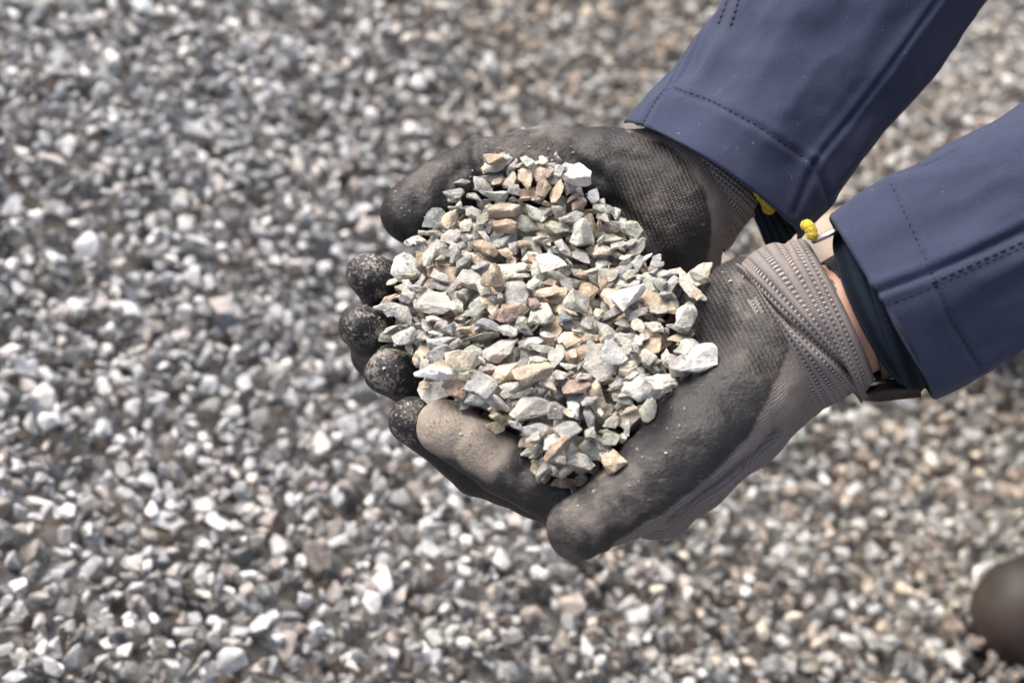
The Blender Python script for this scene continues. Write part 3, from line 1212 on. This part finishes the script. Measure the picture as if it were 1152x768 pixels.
def worm(name, path, r, mat, parent, n=10):
    P = np.array(path, float)
    T = np.gradient(P, axis=0)
    T /= np.linalg.norm(T, axis=1)[:, None]
    V = []
    for i, (p, t) in enumerate(zip(P, T)):
        a = np.cross(t, (0.3, 0.5, 0.81))
        a /= np.linalg.norm(a)
        b = np.cross(t, a)
        e = min(1.0, (min(i, len(P) - 1 - i) + 0.35) / 2.0)
        for q in np.linspace(0, 2 * np.pi, n, endpoint=False):
            V.append(p + r * e ** 0.5 * (1 + 0.08 * math.sin(i * 1.9 + q)) * (math.cos(q) * a + math.sin(q) * b))
    V = np.array(V)
    F = [tuple(int(x) for x in f) for f in grid_faces(len(P), n)]
    F.append(tuple(range(n))[::-1])
    F.append(tuple(range((len(P) - 1) * n, len(P) * n)))
    me = mesh_from(name, V, F)
    return link(name, me, mat, parent)


# yellow overlocked hems
worm('hem', catmull([W(852, 211, .797), W(858, 219, .798), W(864, 228, .802), W(866, 237, .809)], 6), 0.0034, M_YELLOW, gR)
worm('hem', catmull([W(904, 255, .714), W(909, 254, .7115), W(913, 261, .7105), W(915, 270, .7105)], 6), 0.0025, M_YELLOW, gL)


def sleeve(name, stations, nphi, nsub, seams, stitches, stain, seed, sfun, rfun=None):
    G_, s, ph = tube(stations, nphi, nsub, rfun, sfun)
    ns = len(s)
    flat = G_.reshape(-1, 3)
    C = G_.mean(1)
    rad = G_ - C[:, None]
    rad /= np.linalg.norm(rad, axis=2, keepdims=True)
    # soft folds, longer along the arm than across it
    S = np.repeat(s, nphi)
    PH = np.tile(ph, ns)
    q = np.stack([S * 9, np.cos(PH) * 1.25, np.sin(PH) * 1.25], 1)
    fold = 0.0085 * nz(q, 1.0, seed) + 0.0032 * nz(q, 2.6, seed + 4) + 0.0005 * nz(q * np.array([2.2, 1, 1]), 5.5, seed + 8)
    fold *= np.clip(0.35 + S / 0.05, 0, 1)
    G_ = G_ + rad * fold.reshape(ns, nphi)[..., None]
    me, i0 = tube_mesh(name, G_, s, ph, 0.0022, 0.045)
    bv = bvh_of(me)
    V = verts_of(me)
    N = normals_of(me)
    disp = np.zeros(len(V))
    for path, w, dep in seams:
        p, _ = path_on(bv, path, 2.0)
        if len(p) == 0:
            continue
        d = dist_to_path(V, p)
        disp -= dep * np.exp(-(d / w) ** 2)
        if w < 0.005:                                # a seam rolls the cloth up on both sides; a fold does not
            disp += dep * 0.55 * np.exp(-((d - 3.2 * w) / (2.0 * w)) ** 2)
    sgn = np.ones(len(V))
    sgn[:i0 - nphi] = -1.0                          # the lining follows the outer cloth
    V = V + N * (disp * sgn)[:, None]
    set_verts(me, V)
    attr_f(me, 'stain', blob(V, stain))
    # thread: little stitches lying in the cloth, part of the same mesh
    bv = bvh_of(me)
    bm = bmesh.new()
    bm.from_mesh(me)
    nf = len(bm.faces)
    for path, gap, ln, r in stitches:
        p, nn = path_on(bv, path, 1.2)
        if len(p) < 3:
            continue
        cum = np.r_[0, np.cumsum(np.linalg.norm(np.diff(p, axis=0), axis=1))]
        for t in np.arange(0, cum[-1] - ln, gap):
            j, j2 = np.searchsorted(cum, t), min(len(p) - 1, np.searchsorted(cum, t + ln))
            if j2 <= j:
                continue
            d = p[j2] - p[j]
            if np.linalg.norm(d) > ln * 3:
                continue
            d /= np.linalg.norm(d)
            n = nn[j]
            side = np.cross(n, d)
            n2 = np.cross(d, side)
            m4 = Matrix((Vector(d), Vector(side), Vector(n2))).transposed().to_4x4()
            m4.translation = Vector((p[j] + p[j2]) / 2 + n * r * 0.2)
            g = bmesh.ops.create_icosphere(bm, subdivisions=1, radius=1, matrix=m4 @ Matrix.Diagonal((ln * 0.55, r, r * 0.6, 1)))
            for v in g['verts']:
                for f in v.link_faces:
                    f.material_index = 1
                    f.smooth = True
    bm.to_mesh(me)
    bm.free()
    return link(name, me, [M_CLOTH, M_THREAD], person)


def arm_top(el, sh, radii):
    out = []
    for t, r in radii:
        p = el + (sh - el) * t
        x, y, z = to_px(p)
        out.append((x, y, z, r, r))
    return out


R_ST = [(804, 202, .822, .0515, .040), (843, 158, .826, .0532, .043), (886, 101, .832, .0540, .046), (937, 30, .842, .0552, .050),
        (991, -53, .868, .0565, .054), (1035, -135, .920, .058, .058)] + arm_top(EL_R, SH_R, ((0.35, .062), (0.7, .068), (1.0, .076)))
SR = sleeve('sleeve', R_ST, 230, 30,
            [([(1062, -10), (1000, 78), (955, 135), (915, 184)], 0.0010, 0.0013),
             ([(915, 184), (905, 212), (893, 240)], 0.0012, 0.0012),
             ([(916, 186), (928, 212), (936, 236)], 0.0012, 0.0012),
             ([(722, 142), (738, 112), (752, 95), (778, 48), (790, 25)], 0.0010, 0.0010),
             ([(752, 97), (800, 113), (850, 140), (910, 181)], 0.0010, 0.0007),
             ([(770, 70), (830, 95), (900, 75), (960, 30)], 0.017, 0.0050), ([(800, 20), (850, 45), (900, 30)], 0.012, 0.003),
             ([(760, 132), (810, 150), (860, 185)], 0.009, 0.0016)],
            [([(757, 98), (800, 113), (850, 140), (908, 180)], 0.0034, 0.0021, 0.00042),
             ([(722, 142), (738, 112), (752, 95), (778, 48), (800, 15)], 0.0030, 0.0020, 0.0004),
             ([(808, 28), (816, 8), (820, -6)], 0.0032, 0.0024, 0.0009),
             ([(822, 30), (829, 8), (833, -6)], 0.0032, 0.0024, 0.0009)],
            [(836, 176, .778, .005, .6), (845, 182, .778, .006, 1.0), (853, 188, .778, .005, .8), (826, 166, .778, .008, .35)], 11.0,
            lambda s, ph: np.exp(-s / 0.02) * (np.where(np.sin(ph) > 0, -0.005, -0.020) * np.sin(ph) - 0.008 * np.maximum(np.cos(ph), 0) + 0.006 * np.maximum(-np.cos(ph), 0)))
L_ST = [(994, 346, .722, .0452, .040), (1030, 326, .722, .0462, .042), (1085, 296, .724, .0470, .044), (1152, 260, .728, .0490, .047),
        (1230, 218, .732, .051, .050), (1350, 153, .74, .054, .054), (1500, 70, .76, .058, .058)] + arm_top(EL_L, SH_L, ((0.35, .062), (0.7, .068), (1.0, .076)))
SL = sleeve('sleeve', L_ST, 230, 26,
            [([(966, 335), (1040, 309), (1100, 283), (1160, 256)], 0.0011, 0.0016),
             ([(1001, 203), (1020, 245), (1045, 300), (1070, 358), (1105, 417)], 0.0010, 0.0009),
             ([(1075, 164), (1052, 174), (1035, 182)], 0.0012, 0.0014),
             ([(1055, 175), (1085, 225), (1150, 235)], 0.016, 0.0030), ([(1010, 375), (1060, 385), (1160, 340)], 0.016, 0.0030)],
            [([(978, 350), (1045, 325), (1100, 300), (1160, 274)], 0.0034, 0.0020, 0.0004),
             ([(1002, 206), (1020, 245), (1045, 300), (1070, 358), (1104, 415)], 0.0033, 0.0019, 0.0004),
             ([(1048, 318), (1075, 306), (1110, 290), (1160, 268)], 0.0040, 0.0026, 0.0007)],
            [(990, 262, .68, .008, .3)], 23.0,
            lambda s, ph: -0.0065 * np.exp(-s / 0.02) * np.sin(ph))

# dark knitted inner cuffs under the sleeves
Gi, s_, ph_ = tube([(838, 210, .838, .0330, .028), (862, 176, .836, .0345, .030), (885, 138, .836, .0365, .034)], 120, 14,
                   None, lambda s, ph: -0.021 * np.exp(-s / 0.02) * np.maximum(-np.cos(ph), 0))
me, _ = tube_mesh('inner_cuff', Gi, s_, ph_, 0.002)
link('inner_cuff', me, M_CUFF_DARK, SR)
Gi, s_, ph_ = tube([(982, 347, .726, .0358, .031), (991, 343, .725, .0375, .032), (1010, 336, .724, .039, .034), (1060, 310, .724, .040, .036)], 120, 14,
                   None, lambda s, ph: -0.004 * np.exp(-s / 0.02) * np.sin(ph))
me, _ = tube_mesh('inner_cuff', Gi, s_, ph_, 0.002)
link('inner_cuff', me, M_CUFF_DARK, SL)


# wristwatch worn low on the wrist: clasp above, case below
watch = bpy.data.objects.new('wristwatch', None)
COL.objects.link(watch)
watch.location = W(966, 358, .727)
tag(watch, 'wristwatch with steel clasp worn between glove cuff and jacket sleeve of the lower arm', 'watch')
w0 = np.array(watch.location)
Gi, s_, ph_ = tube([(958, 362, .728, .0285, .0262), (967, 357.5, .728, .0288, .0265), (976, 353, .728, .0290, .0268)], 80, 6)
me, _ = tube_mesh('strap', Gi - w0, s_, ph_, 0.002)
link('strap', me, M_LEATHER, watch)


def rbox(name, c, ax, dims, mat, parent, org, bev=0.25):
    bm = bmesh.new()
    bmesh.ops.create_cube(bm, size=1)
    bmesh.ops.scale(bm, vec=Vector(dims), verts=bm.verts)
    bmesh.ops.bevel(bm, geom=list(bm.edges), offset=min(dims) * bev, segments=3, affect='EDGES')
    x, y, z = [Vector(a) for a in ax]
    m4 = Matrix((x, y, z)).transposed().to_4x4()
    m4.translation = Vector(c - org)
    bmesh.ops.transform(bm, matrix=m4, verts=bm.verts)
    me = bpy.data.meshes.new(name)
    bm.to_mesh(me)
    bm.free()
    for p in me.polygons:
        p.use_smooth = True
    return link(name, me, mat, parent)


a_, b_ = W(917, 271, .7115), W(948, 256, .7130)
tx = (b_ - a_) / np.linalg.norm(b_ - a_)
tz = np.cross(tx, FW)
tz /= np.linalg.norm(tz)
ty = np.cross(tz, tx)
rbox('clasp', (a_ + b_) / 2, (tx, ty, tz), (np.linalg.norm(b_ - a_), 0.012, 0.0022), M_STEEL, watch, w0)
a_, b_ = W(970, 441, .733), W(1034, 434, .736)
tx = (b_ - a_) / np.linalg.norm(b_ - a_)
tz = np.cross(tx, FW)
tz /= np.linalg.norm(tz)
ty = np.cross(tz, tx)
cs = rbox('case', (a_ + b_) / 2, (tx, ty, tz), (np.linalg.norm(b_ - a_), 0.030, 0.0085), M_LEATHER, watch, w0, 0.42)
rbox('buckle', W(985, 430, .722), (tx, ty, tz), (0.009, 0.004, 0.0022), M_STEEL, watch, w0)

# ------------------------------------------------------------------ the handful of stones, every one an object
HEAP = [(558, 180), (525, 212), (497, 238), (470, 262), (446, 284), (437, 322), (424, 350), (428, 378), (462, 412), (470, 440), (515, 468),
        (545, 495), (588, 518), (608, 550), (634, 557), (686, 536), (704, 508), (746, 472), (774, 432), (784, 400), (799, 347), (770, 310),
        (738, 292), (726, 262), (690, 234), (660, 200), (630, 188), (592, 196)]


def plan(px, py, h):
    d = W(px, py, 1.0) - CP
    return (CP + d * ((h - CAM_H) / d[2]))[:2]


heap_xy = np.array([plan(x, y, 0.612 + 0.030 * np.clip((330 - y) / 150, 0, 1) + 0.018 * np.clip((x - 690) / 70, 0, 1) * np.clip((y - 250) / 70, 0, 1)) for x, y in HEAP])


def poly_dist(x, y, poly):
    """signed distance to a closed polygon, positive inside (vectorised)"""
    best = np.full(x.shape, 1e9)
    ins = np.zeros(x.shape, bool)
    n = len(poly)
    for i in range(n):
        a, b = poly[i], poly[(i + 1) % n]
        ab = b - a
        t = np.clip(((x - a[0]) * ab[0] + (y - a[1]) * ab[1]) / (ab @ ab), 0, 1)
        best = np.minimum(best, np.hypot(x - a[0] - t * ab[0], y - a[1] - t * ab[1]))
        c = ((a[1] > y) != (b[1] > y)) & (x < (b[0] - a[0]) * (y - a[1]) / (b[1] - a[1] + 1e-12) + a[0])
        ins ^= c
    return np.where(ins, best, -best)


hb = Bed(-0.13, 0.42, 0.18, 0.74, 0.001)
hx, hy = hb.xy()
for bv in (bvh_of(gRm), bvh_of(gLm)):
    for i in range(hb.nx):
        for j in range(hb.ny):
            h = bv.ray_cast(Vector((hx[i, j], hy[i, j], 0.9)), Vector((0, 0, -1)))
            if h[0] is not None:
                hb.H[i, j] = max(hb.H[i, j], h[0].z)
D_IN = poly_dist(hx, hy, heap_xy)
H_GLOVE = hb.H.copy()
TGT = 0.611 + 0.036 * sstep(0.595, 0.670, hy) + 0.014 * sstep(0.035, 0.075, hx) * (1 - sstep(0.595, 0.64, hy)) + 0.007 * (1 - sstep(0.495, 0.555, hy)) + 0.022 * (1 - np.exp(-np.clip(D_IN, 0, 1) / 0.022)) + 0.004 * np.sin(hx * 95 + 1) * np.sin(hy * 80)
TGT = np.maximum(TGT, np.minimum(H_GLOVE + 0.006, 0.649))
TGT = np.where(D_IN > 0.0015, TGT, -9)
# hollows with nothing beneath (between the hands) still carry stones wedged between their neighbours
hb.H = np.where(((D_IN > 0.012) | ((D_IN > 0.002) & (hx > 0.035) & (hy > 0.51))) & (hb.H < 0.570), 0.570, hb.H)
hb.H = np.where((D_IN > 0.006) & (hy < 0.512) & (hb.H < 0.588), 0.588, hb.H)   # stones wedged between finger and thumb
TGT = np.where(hb.H > 0.5, TGT, -9.0)
D_IN = np.where(hb.H > 0.5, D_IN, -1.0)

FINE = []
for i in range(40):
    rr = np.random.default_rng(900 + i)
    kind = i % 4
    ratio = {0: (1.0, rr.uniform(.62, .85), rr.uniform(.30, .42)), 1: (1.0, rr.uniform(.42, .58), rr.uniform(.28, .40)),
             2: (1.0, rr.uniform(.72, .92), rr.uniform(.44, .58)), 3: (1.0, rr.uniform(.55, .75), rr.uniform(.40, .55))}[kind]
    v, f = hull_proto(int(rr.integers(11, 17)), ratio, 500 + i, 0.016, 1.0)
    m = mesh_from('stone', v, f, smooth=True)
    m.set_sharp_from_angle(angle=R(20))
    m.materials.append(M_STONE)
    FINE.append((v, f, m, ratio))
SHAPE = ['flat', 'long', 'blocky', 'angular']

stones = []   # dict(k, size, rot, loc, col, cname)


def colour(r, w=PW, name=None):
    i = PN.index(name) if name else r.choice(len(PW), p=w)
    c = PC[i] * r.uniform(0.74, 1.20) + r.uniform(-0.012, 0.012, 3)
    return PN[i], np.clip(c, 0.05, 0.85)


def place(k, size, rot, x, y, cn, c):
    v = (FINE[k][0] * size) @ rot.T
    ft = hb.foot(v)
    r = hb.rest(ft, x, y)
    if r is None:
        return False
    z, s = r
    hb.lay(ft, z, s)
    stones.append(dict(k=k, size=size, rot=rot, loc=np.array([x, y, z]), col=c, cn=cn))
    return True


miss = 0

T0_ = time.time()
r2 = np.random.default_rng(21)
while miss < 5500 and len(stones) < 2600:
    room = TGT - hb.H
    ok = np.argwhere(room > 0.0035)
    if len(ok) < 30:
        break
    wgt = room[ok[:, 0], ok[:, 1]] ** 2
    for i, j in ok[r2.choice(len(ok), size=min(60, len(ok)), p=wgt / wgt.sum())]:
        x0, y0 = hx[i, j], hy[i, j]
        deep = TGT[i, j] - hb.H[i, j]
        if deep < 0.003:
            continue
        best = None
        size = float(np.clip(r2.lognormal(math.log(0.0139), 0.30), 0.0068, 0.0210))
        if D_IN[i, j] < 0.008:
            size = min(size, 0.0150)
        if deep < 0.006:
            size = min(size, 0.0130 if miss < 2500 else 0.0095)
        for _ in range(7):
            k = int(r2.integers(40))
            rot = rand_rot(r2, 0.55)
            v = (FINE[k][0] * size) @ rot.T
            ft = hb.foot(v)
            x, y = x0 + r2.normal(0, 0.0022), y0 + r2.normal(0, 0.0022)
            rs = hb.rest(ft, x, y)
            if rs is None:
                continue
            ii, jj = int(round((x - hb.x0) / hb.c)), int(round((y - hb.y0) / hb.c))
            if D_IN[ii, jj] < min(0.3 * size, 0.003):
                continue
            sc = rs[0] + 0.10 * abs(ft[4].max() - ft[3].min())
            if best is None or sc < best[0]:
                best = (sc, k, rot, x, y, ft, rs)
        if best is None:
            miss += 1
            continue
        _, k, rot, x, y, ft, (z, s) = best
        if z > TGT[i, j] + (0.0015 if miss < 2500 else 0.003):
            miss += 1
            continue
        hb.lay(ft, z, s)
        cn, c = colour(r2)
        stones.append(dict(k=k, size=size, rot=rot, loc=np.array([x, y, z]), col=c, cn=cn))

# the stones that stand out in the photograph
def hero(px, py, h, size, k, yaw, cn, tilt=0.15, label=None, wide=None):
    for h in np.arange(0.68, 0.56, -0.001):
        x, y = plan(px, py, h)
        if h < hb.H[int(round((x - hb.x0) / hb.c)), int(round((y - hb.y0) / hb.c))] + 0.15 * size:
            break
    rot = np.array(Matrix.Rotation(yaw, 3, 'Z') @ Matrix.Rotation(tilt, 3, 'X'))
    _, c = colour(r2, name=cn)
    if place(k, size, rot, x, y, cn, c):
        stones[-1]['label'] = label


LONG = [i for i in range(40) if i % 4 == 1]
FLAT = [i for i in range(40) if i % 4 == 0]
BLK = [i for i in range(40) if i % 4 == 2]
ANG = [i for i in range(40) if i % 4 == 3]
hero(782, 411, 0.632, 0.0225, LONG[2], 0.05, 'white', 0.1, 'white oblong slab lying alone on the bare palm of the lower glove')
hero(708, 341, 0.632, 0.0200, FLAT[1], 0.5, 'white', 0.2, 'brightest white chunk on the right side of the stone heap')
hero(558, 186, 0.630, 0.0130, BLK[1], 0.3, 'brown', 0.2, 'brownish grey lump topmost on the heap against the upper thumb')
hero(650, 212, 0.630, 0.0185, ANG[1], -0.7, 'white', 0.3, 'large white chip at the upper edge of the heap below the upper glove')
hero(628, 196, 0.632, 0.0110, LONG[1], 1.2, 'white', 0.5, 'small white splinter standing up at the far edge of the heap')
hero(600, 425, 0.632, 0.0205, ANG[2], 0.3, 'tan', 0.2, 'tan wedge in the middle of the lower half of the heap')
hero(690, 402, 0.632, 0.0150, FLAT[3], 0.0, 'blue grey', 0.05, 'smooth blue grey oval flat stone right of the tan wedge')
hero(722, 452, 0.628, 0.0180, ANG[4], -0.4, 'cream', 0.2, 'cream wedge near the right lower edge of the heap')
hero(690, 524, 0.616, 0.0115, BLK[3], 0.3, 'tan', 0.2, 'small tan lump lowest beside the lower thumb')
hero(541, 469, 0.618, 0.0165, FLAT[5], -0.4, 'blue grey', 0.2, 'blue grey flat chip resting against the dusty index finger')
hero(492, 446, 0.618, 0.0190, LONG[4], -0.2, 'white', 0.15, 'long white chip beside the fingertips at the lower left of the heap')
hero(716, 484, 0.622, 0.0140, BLK[5], 1.0, 'pale grey', 0.2, 'pale grey block at the right edge above the lower thumb')
hero(520, 413, 0.626, 0.0165, FLAT[7], 0.5, 'cream', 0.2, 'flat cream chip in the left lower part of the heap')
hero(648, 352, 0.636, 0.0175, BLK[7], 0.2, 'greenish grey', 0.2, 'rough greenish grey lump at the middle of the heap')
hero(555, 318, 0.632, 0.0150, BLK[2], 0.9, 'brown', 0.2, 'brown rounded lump left of the middle of the heap')
hero(620, 300, 0.634, 0.0155, FLAT[2], 0.2, 'white', 0.2, 'flat white flake above the middle of the heap')
print('stones in hand', len(stones), miss, time.time() - T0_)

# which of them show, and how largely
TV, TF, TI = [], [], []
n0 = 0
for q, st in enumerate(stones):
    v, f, _, _ = FINE[st['k']]
    vv = (v * st['size']) @ st['rot'].T + st['loc']
    TV.append(vv)
    TF.append(f + n0)
    TI.append(np.full(len(f), q))
    n0 += len(vv)
TI = np.concatenate(TI)
bvs = BVHTree.FromPolygons([tuple(p) for p in np.concatenate(TV)], np.concatenate(TF).tolist())
bg = [bvh_of(gRm), bvh_of(gLm)]
seen = np.zeros(len(stones), int)
co = Vector(CP)
for py in np.arange(165, 580, 2.5):
    for px in np.arange(405, 830, 2.5):
        d = Vector(W(px, py, 1.0) - CP).normalized()
        h = bvs.ray_cast(co, d)
        if h[0] is None:
            continue
        if any((g.ray_cast(co, d, h[3])[0] is not None) for g in bg):
            continue
        seen[TI[h[2]]] += 1
order = np.argsort(-seen)
for q in order:
    if stones[q].get('label'):
        seen[q] += 100000
order = np.argsort(-seen)
show = [q for q in order[:300] if seen[q] >= 3]
print('visible stones', (seen > 0).sum(), 'individuals', len(show))
hid = [q for q in range(len(stones)) if q not in set(show)]
MV, MF, MC = [], [], []
n0 = 0
for q in hid:
    st = stones[q]
    v, f, _, _ = FINE[st['k']]
    MV.append((v * st['size']) @ st['rot'].T + st['loc'])
    MF.append(f + n0)
    MC.append(np.repeat(st['col'][None], len(v), 0))
    n0 += len(v)
# powder and grit left on the gloves and between the stones
gp = 0
for _ in range(4000):
    if gp >= 240:
        break
    near = heap_xy[int(r2.integers(len(heap_xy)))]
    x, y = near + r2.normal(0, 0.010, 2)
    i, j = int(round((x - hb.x0) / hb.c)), int(round((y - hb.y0) / hb.c))
    if not (0 < i < hb.nx - 1 and 0 < j < hb.ny - 1) or hb.H[i, j] < 0.58 or abs(hb.H[i, j] - hb.H[i + 1, j]) + abs(hb.H[i, j] - hb.H[i, j + 1]) > 0.0012:
        continue
    v, f, _, _ = FINE[int(r2.integers(40))]
    sz = float(np.clip(r2.lognormal(math.log(0.0011), 0.45), 0.0005, 0.0030))
    MV.append((v * sz) @ rand_rot(r2, 1.0).T + np.array([x, y, hb.H[i, j] + 0.18 * sz]))
    MF.append(f + n0)
    MC.append(np.repeat(colour(r2)[1][None] * 1.1, len(v), 0))
    n0 += len(v)
    gp += 1
if hid:
    me = mesh_from('small_gravel', np.concatenate(MV), np.concatenate(MF), False)
    attr_c(me, 'col', np.concatenate(MC))
    tag(link('small_gravel', me, M_GRAVEL), 'small grey and tan stone chips filling the gaps of the heap in the gloves', 'gravel', kind='stuff')

LAND = [('white slab on the palm', 785, 411), ('brightest white chunk', 708, 341), ('upper thumb', 480, 240), ('topmost fingertip', 420, 310),
        ('middle fingertip', 408, 370), ('lowest fingertip', 445, 420), ('dusty index finger', 540, 500), ('lower thumb', 690, 545),
        ('heap centre', 600, 360), ('far heap edge', 600, 190), ('notch between the wrists', 790, 310), ('tan wedge', 600, 425),
        ('blue oval stone', 690, 402), ('upper palm', 720, 250), ('white flake', 620, 300), ('brown lump', 555, 318)]
used = set()
ORD = ['nearest', 'second', 'third', 'fourth', 'fifth', 'sixth', 'seventh', 'eighth', 'ninth', 'tenth', 'eleventh', 'twelfth']
info = []
for q in show:
    st = stones[q]
    px, py, _ = to_px(st['loc'])
    dl = [math.hypot(px - a, py - b) for _, a, b in LAND]
    li = int(np.argmin(dl))
    _, a, b = LAND[li]
    ang = math.degrees(math.atan2(b - py, px - a)) % 360
    di = ['right of', 'upper right of', 'above', 'upper left of', 'left of', 'lower left of', 'below', 'lower right of'][int((ang + 22.5) // 45) % 8]
    sz = 'small' if st['size'] < 0.0105 else ('large' if st['size'] > 0.0155 else 'middling')
    info.append([q, f"{sz} {st['cn']} {SHAPE[st['k'] % 4]} chip", di, LAND[li][0], dl[li]])
for rec in sorted(info, key=lambda r: r[4]):
    q, look, di, ln, _ = rec
    st = stones[q]
    if st.get('label'):
        lab = st['label']
    else:
        lab = f"{look} {di} the {ln}"
        n = 1
        while lab in used:
            lab = f"{ORD[min(n, 11)]} {look} {di} the {ln}"
            n += 1
    used.add(lab)
    o = bpy.data.objects.new('stone', FINE[st['k']][2])
    COL.objects.link(o)
    m4 = Matrix(st['rot'].tolist()).to_4x4() @ Matrix.Scale(st['size'], 4)
    m4.translation = Vector(st['loc'])
    o.matrix_world = m4
    o.color = (*st['col'], 1)
    tag(o, lab, 'stone', 'crushed stones heaped in the cupped gloves')
